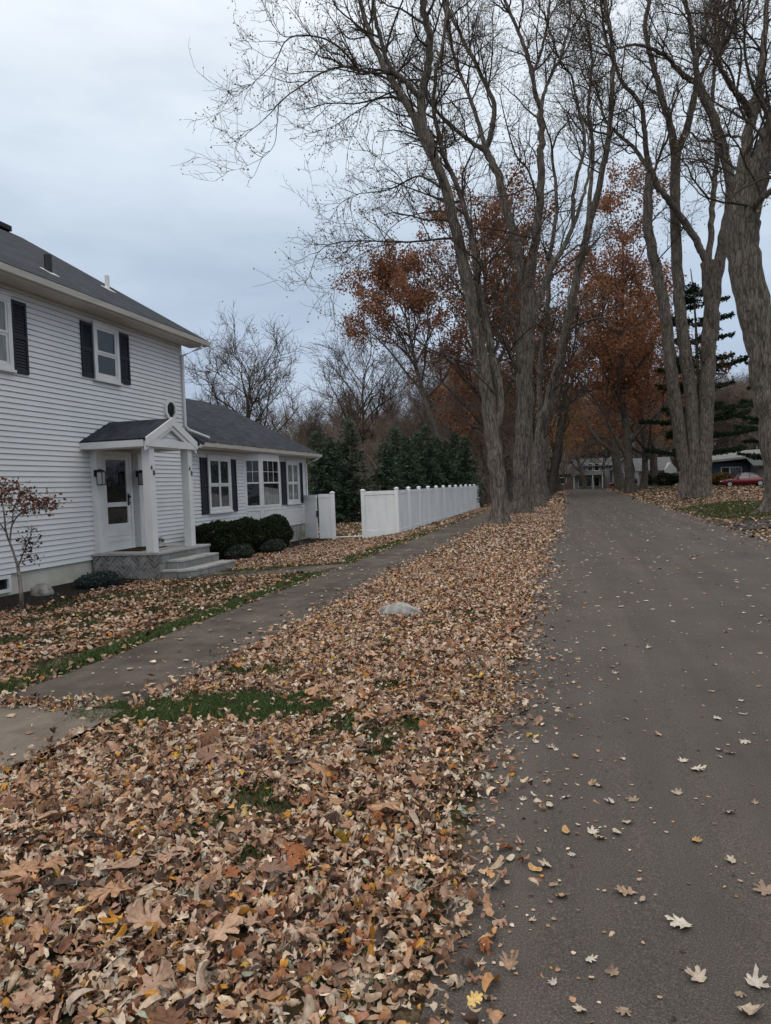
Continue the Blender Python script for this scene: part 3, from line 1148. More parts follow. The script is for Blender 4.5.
for z in (.75, .66, .58):
    mb.box(-8.835, -8.79, FY - .085, FY - .050, z - .025, z + .025)
mb.build('latch', MT['black'], gate)
tag(MB().tube([(-8.14, FY, -.19), (-7.15, FY, -.17)], .022, 8).build('threshold_bar', MT['vinyl']), 'thin white bar lying on the ground across the gate opening', 'bar')


# ------------------------------------------------------------------ branch builder
class Wood:
    """collects limbs of equal point count and grows them into one mesh"""

    def __init__(s):
        s.d = {}

    def add(s, pts, r, sides):
        s.d.setdefault((len(pts), sides), []).append((pts, r))

    def arrays(s, rough=0.0, seed=1):
        V, Fq, base = [], [], 0
        rg = np.random.default_rng(seed)
        for (K, n), lst in s.d.items():
            P = np.array([q[0] for q in lst], float)
            Rr = np.array([q[1] for q in lst], float)
            T = np.gradient(P, axis=1)
            T /= np.linalg.norm(T, axis=2, keepdims=True) + 1e-9
            ref = np.where(np.abs(T[:, :1, 2:3]) > .75, np.array([1.0, 0.2, 0])[None, None], np.array([0, 0.1, 1.0])[None, None])
            ref = np.broadcast_to(ref, T.shape)
            A = ref - (ref * T).sum(2, keepdims=True) * T
            A /= np.linalg.norm(A, axis=2, keepdims=True) + 1e-9
            B = np.cross(T, A)
            ang = np.arange(n) * 2 * pi / n
            rad = Rr[:, :, None] * np.ones((1, 1, n))
            if n >= 10 and rough:
                ph = rg.random((len(lst), 1, 1)) * 6.28
                zz = P[:, :, 2:3]
                rad = rad * (1 + rough * (np.sin(3 * ang[None, None] + ph + zz * .35) + .7 * np.sin(5 * ang[None, None] + 2 * ph - zz * .6)) + rough * .5 * rg.standard_normal(rad.shape))
            Q = P[:, :, None] + rad[..., None] * (np.cos(ang)[None, None, :, None] * A[:, :, None] + np.sin(ang)[None, None, :, None] * B[:, :, None])
            V.append(Q.reshape(-1, 3))
            ix = base + np.arange(len(lst) * K * n).reshape(len(lst), K, n)
            a = ix[:, :-1]
            b = ix[:, 1:]
            Fq.append(np.stack([a, np.roll(a, -1, 2), np.roll(b, -1, 2), b], -1).reshape(-1, 4))
            base += len(lst) * K * n
        return np.concatenate(V), np.concatenate(Fq)


def unit(v):
    return v / (np.linalg.norm(v) + 1e-9)


def resample(pts, n):
    pts = np.array(pts, float)
    # Catmull-Rom through the points, evenly spaced
    P = np.vstack([2 * pts[0] - pts[1], pts, 2 * pts[-1] - pts[-2]])
    out = []
    for i in range(1, len(P) - 2):
        for t in np.linspace(0, 1, 8, endpoint=False):
            a, b, c, d = P[i - 1], P[i], P[i + 1], P[i + 2]
            out.append(.5 * ((2 * b) + (-a + c) * t + (2 * a - 5 * b + 4 * c - d) * t * t + (-a + 3 * b - 3 * c + d) * t ** 3))
    out.append(pts[-1])
    out = np.array(out)
    s = np.concatenate([[0], np.cumsum(np.linalg.norm(np.diff(out, axis=0), axis=1))])
    q = np.linspace(0, s[-1], n)
    return np.stack([np.interp(q, s, out[:, k]) for k in range(3)], 1), s[-1]


def shoot(rg, p, d, length, r0, K, wander, lift, droop=0.0, r1=None):
    pts = [p]
    d = unit(d)
    seg = length / (K - 1)
    for i in range(K - 1):
        d = unit(d + rg.standard_normal(3) * wander + np.array([0, 0, lift - droop * (i / K)]))
        p = p + d * seg
        pts.append(p)
    r = np.linspace(r0, r1 if r1 is not None else r0 * .35, K)
    return np.array(pts), r


def side_dir(rg, t, angle, up=0.0):
    q = rg.standard_normal(3)
    q[2] += up
    q = q - q.dot(t) * t
    q = unit(q)
    return unit(t * cos(angle) + q * sin(angle))


def sprout(rg, fine, pts, r, length, lv, cfg, tips):
    """children along a limb"""
    c = cfg[lv]
    n = max(1, int(round(c['per_m'] * length * (c.get('t1', 1) - c.get('t0', .2)))))
    K = len(pts)
    for _ in range(n):
        t = rg.uniform(c.get('t0', .2), c.get('t1', 1.0))
        f = t * (K - 1)
        i = min(int(f), K - 2)
        p = pts[i] + (pts[i + 1] - pts[i]) * (f - i)
        tg = unit(pts[i + 1] - pts[i])
        L_ = rg.uniform(*c['len']) * (1.15 - .6 * t if c.get('taper', True) else 1)
        rr = max(min(r[i] * .6, c['r']), c.get('rmin', .004))
        d = side_dir(rg, tg, radians(rg.uniform(*c['ang'])), c.get('up', .3))
        q, rq = shoot(rg, p, d, L_, rr, c['K'], c['wander'], c['lift'], c.get('droop', 0), c.get('r1'))
        fine.add(q, rq, c['S'])
        if lv + 1 < len(cfg):
            sprout(rg, fine, q, rq, L_, lv + 1, cfg, tips)
        else:
            tips.append(q[-1])
            tips.append(q[len(q) // 2])


def leaf_quads(rg, pts, size, palette, weights, spread=.12):
    n = len(pts)
    pts = np.array(pts) + rg.standard_normal((n, 3)) * spread
    a = rg.standard_normal((n, 3))
    a /= np.linalg.norm(a, axis=1, keepdims=True)
    b = np.cross(a, rg.standard_normal((n, 3)))
    b /= np.linalg.norm(b, axis=1, keepdims=True)
    cr = np.cross(a, b)
    s = rg.uniform(.6, 1.25, (n, 1)) * size
    V = np.stack([pts - a * s * .5, pts + b * s * .42 + cr * s * .12, pts + a * s * .55, pts - b * s * .42 + cr * s * .12], 1)
    pal = np.array(palette)
    ci = rg.choice(len(pal), n, p=np.array(weights) / np.sum(weights))
    col = pal[ci] * rg.uniform(.75, 1.25, (n, 1))
    col = np.repeat(col, 4, 0)
    Fq = np.arange(n * 4).reshape(n, 4)
    return V.reshape(-1, 3), Fq, col


DRY = ([(.21, .135, .085), (.28, .20, .13), (.15, .10, .07), (.31, .24, .15), (.15, .15, .08)], [4, 3, 3, 2, 1])
RUST = ([(.28, .120, .062), (.215, .090, .050), (.34, .155, .080), (.165, .075, .046), (.35, .205, .11)], [5, 4, 3, 3, 1.5])
TAN = ([(.24, .15, .075), (.18, .10, .05), (.30, .20, .10), (.12, .075, .045)], [4, 4, 2, 2])

CFG_MAPLE = [
    dict(per_m=2.0, t0=.15, len=(1.6, 4.8), ang=(28, 65), r=.045, rmin=.012, K=9, S=5, wander=.17, lift=.04, droop=.02),
    dict(per_m=3.1, t0=.10, len=(.8, 2.5), ang=(25, 62), r=.017, rmin=.008, K=6, S=4, wander=.2, lift=.03),
    dict(per_m=5.2, t0=.1, len=(.28, 1.0), ang=(25, 68), r=.009, rmin=.0068, r1=.0042, K=4, S=3, wander=.24, lift=.02, taper=False),
]


def hand_tree(name, label, base, limbs, seed, cfg=CFG_MAPLE, group=None, leaves=0.5, leaf_size=.085, flare=1.5, pal=DRY, sides=14, cat='tree', mbark='bark', flare_h=1.2):
    """limbs: (points (u,v,Y), r0, r1, twig density)"""
    rg = np.random.default_rng(seed)
    t = thing(name, label, cat, tuple(base), group)
    thick, fine, tips = Wood(), Wood(), []
    for (pix, r0, r1, dens) in limbs:
        P3 = [at(u, v, Y=Y) for (u, v, Y) in pix]
        n = max(8, min(34, 6 * len(pix)))
        q, ln = resample(P3, n)
        q[1:-1] += rg.standard_normal((n - 2, 3)) * min(.03, r0 * .12)
        r = np.linspace(0, 1, n) ** .8 * (r1 - r0) + r0
        hgt = q[:, 2] - base[2]
        r = r * (1 + (flare - 1) * np.exp(-np.clip(hgt, 0, 99) / flare_h * 3.0))
        (thick if r0 > .05 else fine).add(q, r, sides if r0 > .2 else (10 if r0 > .09 else 6))
        if dens > 0:
            k_ = min(1.0, .28 + r0 * 6)
            c2 = [dict(cfg[0], per_m=cfg[0]['per_m'] * dens / k_ ** .45, len=(cfg[0]['len'][0] * k_, cfg[0]['len'][1] * k_))] + [dict(c_, len=(c_['len'][0] * (.5 if r0 < .07 else 1), c_['len'][1] * (.5 if r0 < .07 else 1))) for c_ in cfg[1:]]
            sprout(rg, fine, q, r, ln, 0, c2, tips)
            for _ in range(2 if r1 < .1 else 0):          # leading shoots
                tg = unit(q[-1] - q[-2])
                L_ = rg.uniform(2, 4.5) if r1 > .02 else rg.uniform(.4, 1.1)
                qq, rq = shoot(rg, q[-1], side_dir(rg, tg, radians(rg.uniform(8, 35))), L_, r1 * .8, 9, .15, .08)
                fine.add(qq, rq, 5)
                sprout(rg, fine, qq, rq, L_, 1, cfg, tips)
    rb = limbs[0][1]
    for a_ in np.arange(6) * 1.05 + rg.random() * 6:
        a_ += rg.normal(0, .2)
        dv = np.array([cos(a_), sin(a_), 0])
        ln = rb * rg.uniform(1.7, 2.5)
        b0 = np.array(base)
        rp = np.array([b0 + dv * rb * .55 + np.array([0, 0, .75]), b0 + dv * rb * .85 + np.array([0, 0, .38]), b0 + dv * rb * 1.15 + np.array([0, 0, .15]), b0 + dv * ln * .8 + np.array([0, 0, .0]), b0 + dv * ln * 1.05 + np.array([0, 0, -.12])])
        q, _l = resample(rp, 10)
        thick.add(q, np.linspace(rb * .36, rb * .14, 10), 10)
    V, Fq = thick.arrays(.035, seed)
    link('trunk', mesh_np('trunk', V, [Fq], MT[mbark], smooth=True, origin=base), t)
    V, Fq = fine.arrays()
    link('crown', mesh_np('crown', V, [Fq], MT['twig'], smooth=True, origin=base), t)
    if leaves and len(tips):
        tp = np.array(tips)
        k = rg.random(len(tp)) < leaves
        V, Fq, c = leaf_quads(rg, tp[k], leaf_size, *pal)
        link('leaves', mesh_np('leaves', V, [Fq], MT['tleaf'], col=c, origin=base), t)
    return t


SG = 'big bare maples lining the road'
# -- nearest left maple
Y1 = 27.0
L1 = [
    ([(500, 527, Y1), (498, 480, Y1), (492, 435, Y1), (486, 390, Y1 + .1), (478, 340, Y1), (470, 300, Y1 - .2), (462, 255, Y1 - .3), (452, 215, Y1 - .5), (443, 180, Y1 - .6), (433, 155, Y1 - .8), (424, 125, Y1 - .9), (421, 98, Y1 - 1)], .33, .15, .35),
    ([(421, 98, Y1 - 1), (427, 70, Y1 - 1.2), (430, 40, Y1 - 1.5), (424, 10, Y1 - 1.8), (420, -30, Y1 - 2)], .17, .09, 1),
    ([(434, 158, Y1 - .8), (420, 131, Y1 - .2), (409, 108, Y1 + .1), (397, 88, Y1 + .4), (380, 58, Y1 + .9), (369, 30, Y1 + 1.2), (360, 0, Y1 + 1.5), (352, -35, Y1 + 2)], .17, .07, 1),
    ([(421, 100, Y1 - 1), (403, 79, Y1 - 1.5), (389, 66, Y1 - 1.8), (381, 40, Y1 - 2.2), (374, 10, Y1 - 2.6), (372, -30, Y1 - 3)], .10, .05, 1),
    ([(492, 435, Y1), (500, 412, Y1 + .3), (497, 375, Y1 + .5), (489, 338, Y1 + .6), (480, 290, Y1 + .8), (474, 250, Y1 + 1), (466, 210, Y1 + 1.2), (454, 180, Y1 + 1.4), (447, 165, Y1 + 1.5), (441, 140, Y1 + 1.6), (434, 110, Y1 + 1.8), (437, 70, Y1 + 2.2), (445, 30, Y1 + 2.8), (450, -20, Y1 + 3)], .165, .05, .9),
    # low arching limbs over the lawn
    ([(395, 73, Y1 + .3), (378, 70, Y1), (360, 75, Y1 - .4), (358, 68, Y1 - .5), (342, 67, Y1 - .8), (325, 71, Y1 - 1.2), (307, 82, Y1 - 1.6), (290, 94, Y1 - 1.9), (278, 104, Y1 - 2.1), (268, 116, Y1 - 2.3), (243, 137, Y1 - 2.6)], .062, .010, .9),
    ([(279, 103, Y1 - 2.1), (277, 125, Y1 - 2), (274, 145, Y1 - 2), (262, 158, Y1 - 2.1), (246, 166, Y1 - 2.1)], .018, .006, .5),
    ([(360, 74, Y1 - .4), (347, 55, Y1 - .9), (327, 40, Y1 - 1.4), (300, 35, Y1 - 1.9), (285, 42, Y1 - 2.3), (276, 60, Y1 - 2.6), (262, 75, Y1 - 2.9), (243, 91, Y1 - 3.2)], .045, .008, 1),
    ([(300, 35, Y1 - 1.9), (283, 36, Y1 - 2.3), (270, 20, Y1 - 2.5), (262, 0, Y1 - 2.7)], .02, .006, 1),
    ([(365, 37, Y1 + 1), (350, 39, Y1 + .6), (340, 33, Y1 + .2), (325, 45, Y1), (315, 55, Y1 - .2), (311, 68, Y1 - .3)], .035, .007, .8),
    ([(399, 90, Y1 + .3), (380, 97, Y1 - .3), (362, 108, Y1 - .8), (345, 119, Y1 - 1.1), (332, 127, Y1 - 1.4), (316, 132, Y1 - 1.6)], .04, .008, 1),
    ([(361, 108, Y1 - .8), (356, 128, Y1 - .8), (349, 145, Y1 - .8), (346, 165, Y1 - .8)], .016, .005, .8),
    ([(402, 100, Y1 + .2), (385, 93, Y1 + .6), (360, 93, Y1 + .9), (335, 96, Y1 + 1.2), (318, 108, Y1 + 1.3)], .03, .007, 1),
    ([(440, 187, Y1 - .5), (432, 182, Y1 - .2), (418, 176, Y1 + .2), (399, 185, Y1 + .6), (383, 191, Y1 + .9), (354, 195, Y1 + 1.4), (335, 208, Y1 + 1.7)], .05, .008, 1.2),
    ([(452, 214, Y1 - .4), (440, 211, Y1 + .3), (422, 213, Y1 + .8), (405, 218, Y1 + 1.2), (391, 228, Y1 + 1.5), (386, 236, Y1 + 1.6)], .055, .010, 1),
    ([(455, 238, Y1 - .3), (440, 239, Y1 - .6), (420, 241, Y1 - .9), (400, 242, Y1 - 1.2), (364, 241, Y1 - 1.7), (335, 243, Y1 - 2.1), (318, 253, Y1 - 2.3), (309, 277, Y1 - 2.5)], .05, .009, 1.6),
    ([(403, 242, Y1 - 1.2), (375, 248, Y1 - 1.5), (350, 262, Y1 - 1.8), (338, 282, Y1 - 2)], .022, .006, 1.4),
    ([(414, 203, Y1), (400, 178, Y1 - .2), (386, 165, Y1 - .6), (370, 152, Y1 - 1), (352, 150, Y1 - 1.4)], .022, .006, 1),
    ([(497, 395, Y1), (480, 378, Y1 - .5), (460, 360, Y1 - 1), (445, 352, Y1 - 1.3), (425, 360, Y1 - 1.8)], .035, .008, .8),
]
hand_tree('maple_tree', 'tall bare maple nearest on the left verge, its limbs arching over the lawn', at(500, 527, Y=Y1), L1, 21, group=SG, leaves=.5, leaf_size=.075)
# -- second left maple
Y2 = 35.1
L2 = [
    ([(522, 516, Y2), (523, 480, Y2), (523, 440, Y2), (525, 400, Y2), (526, 360, Y2), (527, 320, Y2), (529, 290, Y2)], .46, .33, .15),
    ([(528, 300, Y2), (520, 262, Y2 + .2), (510, 222, Y2 + .4), (502, 192, Y2 + .5), (497, 172, Y2 + .6), (485, 149, Y2 + .8)], .27, .17, .4),
    ([(485, 149, Y2 + .8), (480, 128, Y2 + 1.4), (470, 98, Y2 + 2), (457, 66, Y2 + 2.6), (448, 30, Y2 + 3), (440, -20, Y2 + 3.4)], .12, .05, .9),
    ([(485, 149, Y2 + .8), (492, 131, Y2 + .7), (494, 105, Y2 + .6), (486, 85, Y2 + .5), (477, 66, Y2 + .3), (463, 40, Y2), (446, 2, Y2 - .4), (438, -30, Y2 - .7)], .14, .06, .9),
    ([(484, 150, Y2 + .8), (468, 140, Y2 + .1), (450, 124, Y2 - .6), (437, 112, Y2 - 1), (428, 100, Y2 - 1.4)], .12, .06, .5),
    ([(529, 292, Y2), (533, 258, Y2 - .3), (538, 225, Y2 - .6), (541, 190, Y2 - .8), (541, 150, Y2 - 1), (541, 110, Y2 - 1.2)], .24, .14, .4),
    ([(541, 110, Y2 - 1.2), (535, 92, Y2 - 1.2), (529, 61, Y2 - 1.2), (519, 33, Y2 - 1.2), (505, 0, Y2 - 1.3), (496, -30, Y2 - 1.4)], .11, .06, .9),
    ([(541, 110, Y2 - 1.2), (533, 78, Y2 - 1.8), (540, 55, Y2 - 2.1), (547, 25, Y2 - 2.4), (551, -8, Y2 - 2.7)], .085, .04, .9),
    ([(541, 110, Y2 - 1.2), (545, 90, Y2 - .8), (553, 72, Y2 - .4), (561, 55, Y2), (570, 20, Y2 + .5), (567, -20, Y2 + 1)], .085, .04, .9),
    ([(529, 330, Y2), (538, 300, Y2 + .5), (551, 268, Y2 + 1), (564, 246, Y2 + 1.4), (574, 225, Y2 + 1.7), (580, 205, Y2 + 2), (588, 178, Y2 + 2.4), (590, 150, Y2 + 2.9)], .21, .04, .4),
    ([(573, 228, Y2 + 1.7), (573, 200, Y2 + 1.6), (577, 176, Y2 + 1.5), (585, 142, Y2 + 1.3), (577, 102, Y2 + 1), (571, 74, Y2 + .8)], .11, .05, .15),
    ([(524, 258, Y2 + .1), (513, 235, Y2 + 1.5), (500, 215, Y2 + 2.5), (480, 205, Y2 + 3.5), (462, 207, Y2 + 4)], .05, .01, 1),
    ([(524, 380, Y2), (510, 355, Y2 - .8), (500, 335, Y2 - 1.3), (488, 318, Y2 - 1.8), (470, 300, Y2 - 2.2)], .11, .03, .8),
    ([(540, 205, Y2 - .7), (528, 170, Y2 - 2), (516, 155, Y2 - 2.6), (505, 118, Y2 - 3.2), (500, 95, Y2 - 3.4)], .06, .02, .9),
]
hand_tree('maple_tree', 'thickest trunk of the left row, second maple along the verge', at(522, 516, Y=Y2), L2, 22, group=SG, leaves=.5, leaf_size=.08, flare=1.35)
# -- third left maple, leaning to the road
Y3 = 43.0
L3 = [
    ([(538, 508, Y3), (537, 475, Y3), (542, 430, Y3), (552, 390, Y3), (562, 350, Y3), (571, 305, Y3), (580, 262, Y3), (590, 220, Y3)], .38, .20, .25),
    ([(590, 220, Y3), (600, 182, Y3 - .3), (608, 140, Y3 - .6), (611, 100, Y3 - .8), (613, 55, Y3 - 1), (606, 5, Y3 - 1.3), (600, -40, Y3 - 1.6)], .20, .08, .8),
    ([(588, 226, Y3), (590, 196, Y3 + 1), (593, 150, Y3 + 2), (588, 110, Y3 + 3), (592, 60, Y3 + 4), (585, 10, Y3 + 5)], .14, .05, .9),
    ([(538, 500, Y3), (545, 455, Y3 + .7), (540, 410, Y3 + 1.2), (541, 360, Y3 + 1.6), (547, 310, Y3 + 2), (549, 260, Y3 + 2.2), (556, 210, Y3 + 2.5), (552, 150, Y3 + 3)], .26, .08, .7),
    ([(609, 135, Y3 - .6), (590, 128, Y3 - 1.5), (575, 100, Y3 - 2.2), (566, 60, Y3 - 3)], .07, .02, 1),
    ([(612, 60, Y3 - 1), (600, 30, Y3 - 1), (585, 20, Y3 - 1), (566, 5, Y3 - 1)], .07, .02, 1),
    ([(566, 330, Y3), (585, 322, Y3 - .5), (603, 318, Y3 - 1), (618, 330, Y3 - 1.5), (632, 326, Y3 - 2)], .09, .02, .7),
]
hand_tree('maple_tree', 'third maple along the left verge, its trunk leaning toward the road', at(538, 508, Y=Y3), L3, 23, group=SG, leaves=.5)

# -- right: triple stemmed maple
YR = 45.5
LR = [
    # left stem
    ([(686, 498, YR), (687, 470, YR), (682, 445, YR), (675, 400, YR - .3), (669, 350, YR - .5), (664, 305, YR - .7), (655, 265, YR - .9), (649, 235, YR - 1), (648, 205, YR - 1), (650, 175, YR - 1)], .42, .25, .1),
    ([(650, 175, YR - 1), (646, 145, YR - 1.2), (642, 110, YR - 1.4), (632, 93, YR - 1.6), (622, 82, YR - 1.8), (614, 62, YR - 2), (604, 30, YR - 2.5), (600, -15, YR - 3)], .17, .06, .8),
    ([(648, 168, YR - 1), (634, 148, YR - .6), (618, 134, YR - .2), (604, 118, YR + .3), (600, 100, YR + .6), (588, 70, YR + 1.2)], .13, .04, .9),
    ([(651, 180, YR - 1), (662, 150, YR - 1.6), (668, 138, YR - 1.9), (672, 110, YR - 2.4), (680, 90, YR - 2.8)], .09, .05, .7),
    ([(603, 119, YR + .3), (622, 112, YR - .5), (645, 103, YR - 1.4), (662, 105, YR - 2.2), (672, 112, YR - 2.6)], .05, .02, .4),
    # middle stem
    ([(695, 498, YR + .2), (694, 460, YR), (691, 405, YR), (686, 360, YR + .1), (681, 318, YR + .2), (678, 280, YR + .4), (676, 235, YR + .5), (675, 190, YR + .7), (676, 152, YR + .8)], .41, .28, .06),
    ([(675, 155, YR + .8), (670, 125, YR + 1), (661, 95, YR + 1.2), (654, 66, YR + 1.4), (645, 30, YR + 1.6), (649, 0, YR + 1.8), (652, -40, YR + 2)], .23, .09, .8),
    ([(677, 152, YR + .8), (687, 128, YR + .6), (694, 98, YR + .3), (697, 78, YR + .1), (694, 52, YR - .2), (689, 18, YR - .6), (683, -10, YR - 1), (678, -40, YR - 1.3)], .23, .08, .8),
    ([(697, 82, YR + .1), (682, 74, YR - .8), (668, 58, YR - 1.6), (650, 48, YR - 2.4), (635, 45, YR - 3), (618, 48, YR - 3.6)], .18, .05, .5),
    ([(695, 88, YR + .3), (705, 68, YR + .8), (714, 45, YR + 1.4), (716, 15, YR + 2), (720, -20, YR + 2.5)], .13, .05, .9),
    # right stem and the crossing limb
    ([(702, 498, YR - .1), (704, 460, YR), (706, 410, YR + .1), (708, 365, YR + .2), (710, 320, YR + .2), (710, 290, YR + .2), (707, 262, YR + .2)], .47, .38, .05),
    ([(707, 262, YR + .2), (696, 240, YR), (681, 217, YR - .4), (670, 202, YR - .7), (658, 187, YR - 1), (650, 168, YR - 1.2)], .21, .16, .05),
    ([(708, 264, YR + .2), (711, 235, YR + .6), (712, 210, YR + .9), (715, 180, YR + 1.2), (717, 150, YR + 1.5), (712, 110, YR + 2), (716, 60, YR + 2.5), (722, 10, YR + 3)], .20, .07, .6),
    ([(711, 340, YR + .2), (715, 295, YR - .3), (720, 256, YR - .8), (726, 226, YR - 1.2), (731, 198, YR - 1.5), (728, 168, YR - 1.7), (719, 132, YR - 1.9), (707, 103, YR - 2.1), (697, 80, YR - 2.3)], .36, .22, .2),
    ([(697, 82, YR - 2.3), (697, 55, YR - 2.6), (706, 25, YR - 3), (716, -15, YR - 3.4)], .15, .07, .9),
    ([(728, 166, YR - 1.7), (722, 145, YR - 2), (708, 141, YR - 2.6), (698, 140, YR - 3), (690, 132, YR - 3.4), (684, 141, YR - 3.6)], .10, .04, .3),
]
hand_tree('maple_tree', 'three-stemmed old maple on the right lawn beyond the green patch', at(698, 499, Y=YR), LR, 31, group=SG, leaves=.5, flare=1.3, leaf_size=.095)
# -- far right thick maple cut by the frame
YQ = 27.5
LQ = [
    ([(784, 513, YQ), (781, 470, YQ), (777, 435, YQ), (771, 398, YQ), (764, 352, YQ), (753, 306, YQ), (746, 272, YQ), (742, 248, YQ), (745, 222, YQ)], .57, .52, .04),
    ([(744, 235, YQ), (750, 205, YQ - .2), (760, 170, YQ - .4), (772, 130, YQ - .7), (786, 80, YQ - 1), (795, 20, YQ - 1.3), (800, -40, YQ - 1.6)], .42, .18, .3),
    ([(741, 240, YQ), (738, 205, YQ + .5), (742, 172, YQ + .8), (749, 130, YQ + 1.1), (757, 95, YQ + 1.5), (764, 50, YQ + 2), (768, -10, YQ + 2.5)], .28, .07, .7),
    ([(752, 118, YQ + 1.2), (742, 100, YQ + .8), (735, 92, YQ + .5), (726, 78, YQ + .2), (719, 60, YQ - .1), (724, 30, YQ - .5), (730, 0, YQ - 1)], .13, .05, .8),
    ([(738, 205, YQ + .5), (748, 165, YQ + 2), (760, 142, YQ + 2.6), (775, 125, YQ + 3)], .16, .06, .7),
    ([(752, 120, YQ + 1.1), (735, 108, YQ + 2), (728, 128, YQ + 2.2), (730, 137, YQ + 2.2)], .06, .02, .4),
    ([(748, 212, YQ), (760, 200, YQ - 1), (773, 190, YQ - 1.6), (790, 176, YQ - 2.2)], .16, .07, .7),
    ([(757, 186, YQ - .3), (768, 120, YQ - 1.2), (752, 85, YQ - 2.2), (744, 40, YQ - 3), (752, -10, YQ - 3.6)], .09, .03, .8),
]
hand_tree('maple_tree', 'massive crooked maple at the right edge beside the driveway', at(784, 513, Y=YQ), LQ, 32, group=SG, leaves=.45, flare=1.35, sides=18, leaf_size=.075)


# ------------------------------------------------------------------ generic trees
CFG_FOREST = [
    dict(per_m=1.7, t0=.22, len=(2.0, 5.2), ang=(32, 62), r=.06, rmin=.03, K=7, S=4, wander=.13, lift=.10),
    dict(per_m=3.6, t0=.12, len=(.9, 2.4), ang=(25, 55), r=.028, rmin=.016, K=5, S=3, wander=.17, lift=.06),
    dict(per_m=4.6, t0=.1, len=(.45, 1.2), ang=(20, 60), r=.015, rmin=.013, r1=.008, K=3, S=3, wander=.2, lift=.05, taper=False),
]


def make_tree(seed, h, r0, nlimb, cfg, spread=.5, clear=.28, leaves=0, leaf_size=.2, pal=RUST, wood='twig_far', bark='bark_far', multi=1, leaf_spread=.3, lean=.06):
    """returns meshes (trunk, crown, leaves) at the origin"""
    rg = np.random.default_rng(seed)
    th, fi, tips = Wood(), Wood(), []
    for m in range(multi):
        d = unit(np.array([rg.normal(0, lean + (.22 if multi > 1 else 0)), rg.normal(0, lean + (.1 if multi > 1 else 0)), 1]))
        q, r = shoot(rg, np.array([m * .25 - .12 * (multi - 1), 0, -.15]), d, h * .8, r0, 16, .045, .03, 0, r0 * .12)
        hg = q[:, 2]
        th.add(q, r * (1 + .5 * np.exp(-np.clip(hg, 0, 50) * 2)), 10)
        sprout(rg, fi, q, r, h * .8 * .5, 1, [cfg[0]] + [dict(cfg[0], per_m=.55, t0=clear + .15, len=(1.2, 3))] + cfg[2:], tips)
        for i in range(nlimb):
            t = clear + (1 - clear) * (i + rg.random() * .6) / nlimb
            f = t * 15
            k = min(int(f), 14)
            p = q[k] + (q[k + 1] - q[k]) * (f - k)
            az = i * 2.4 + rg.random()
            el = radians(rg.uniform(28, 58) + 18 * t)
            dd = np.array([cos(az) * cos(el), sin(az) * cos(el), sin(el)])
            L_ = h * spread * (1.05 - .62 * t) * rg.uniform(.75, 1.15)
            qq, rr = shoot(rg, p, dd, L_, max(r[k] * .62, .05), 10, .10, .04, .03, .025)
            th.add(qq, rr, 6)
            sprout(rg, fi, qq, rr, L_, 0, cfg, tips)
    V, Fq = th.arrays(.03, seed)
    out = [mesh_np('trunk', V, [Fq], MT[bark], smooth=True)]
    V, Fq = fi.arrays()
    out.append(mesh_np('crown', V, [Fq], MT[wood], smooth=True))
    if leaves:
        tp = np.array(tips)
        tp = tp[rg.integers(0, len(tp), leaves)]
        V, Fq, c = leaf_quads(rg, tp, leaf_size, *pal, spread=leaf_spread)
        out.append(mesh_np('leaves', V, [Fq], MT['tleaf'], col=c))
    return out


def place(meshes, name, label, x, y, s=1.0, rz=0.0, group=None, cat='tree', z=None):
    t = thing(name, label, cat, (x, y, gz1(x, y) if z is None else z), group)
    t.rotation_euler = (0, 0, rz)
    t.scale = (s, s, s)
    for me, n in zip(meshes, ('trunk', 'crown', 'leaves')):
        link(n, me, t)
    return t


# proto meshes
P_BARE = [make_tree(100 + i, 16, .26, 13, CFG_FOREST, spread=(.5, .42, .56)[i], clear=(.25, .33, .2)[i]) for i in range(3)]
CF_B = [dict(CFG_FOREST[0], per_m=1.5), dict(CFG_FOREST[1], per_m=2.8), dict(CFG_FOREST[2], per_m=3.6)]
P_BROWN = [make_tree(120 + i, 15, .22, 15, CF_B, spread=.46, clear=.12, wood='twig_pale', leaves=(900, 2600)[i], leaf_size=.16, pal=TAN) for i in range(2)]
CF_O = [dict(CFG_FOREST[0], per_m=.9), dict(CFG_FOREST[1], per_m=1.1), dict(CFG_FOREST[2], per_m=1.5)]
P_OAK = [make_tree(140, 21, .42, 15, CF_O, spread=.47, clear=.16, leaves=17000, leaf_size=.19, pal=RUST, leaf_spread=.28),
         make_tree(141, 24, .45, 17, CF_O, spread=.42, clear=.14, leaves=19000, leaf_size=.19, pal=RUST, leaf_spread=.28)]
P_OAKHI = make_tree(143, 21, .34, 15, CF_O, spread=.46, clear=.52, leaves=17000, leaf_size=.18, pal=RUST, leaf_spread=.28)
P_TALL = make_tree(142, 25, .34, 19, CF_O, spread=.30, clear=.12, leaves=23000, leaf_size=.18, pal=RUST, leaf_spread=.30)
P_PALEOAK = [make_tree(150, 15, .3, 14, CF_O, spread=.45, clear=.14, leaves=6000, leaf_size=.2, pal=([(.26, .15, .06), (.30, .20, .09), (.2, .1, .04)], [3, 3, 2]))]

CF_R = [dict(CFG_FOREST[0], per_m=1.0), dict(CFG_FOREST[1], per_m=1.6), dict(CFG_FOREST[2], per_m=2.2)]
P_ROW = [make_tree(160 + i, 19, .36, 9, CF_R, spread=.34, clear=.42) for i in range(2)]
# the maples further down the left verge
for i, (x, y, s) in enumerate(((-1.85, 53, 1.15), (-1.9, 63, 1.1), (-1.9, 74, 1.1), (-1.85, 86, 1.05))):
    place(P_ROW[i % 2], 'maple_tree', ['fourth maple along the left verge, behind the leaning one', 'fifth maple along the left verge, trunk nearly hidden by the fourth', 'sixth maple along the left verge, far down the road', 'last maple of the left verge before the cross street'][i], x, y, s, i * 1.9, SG)

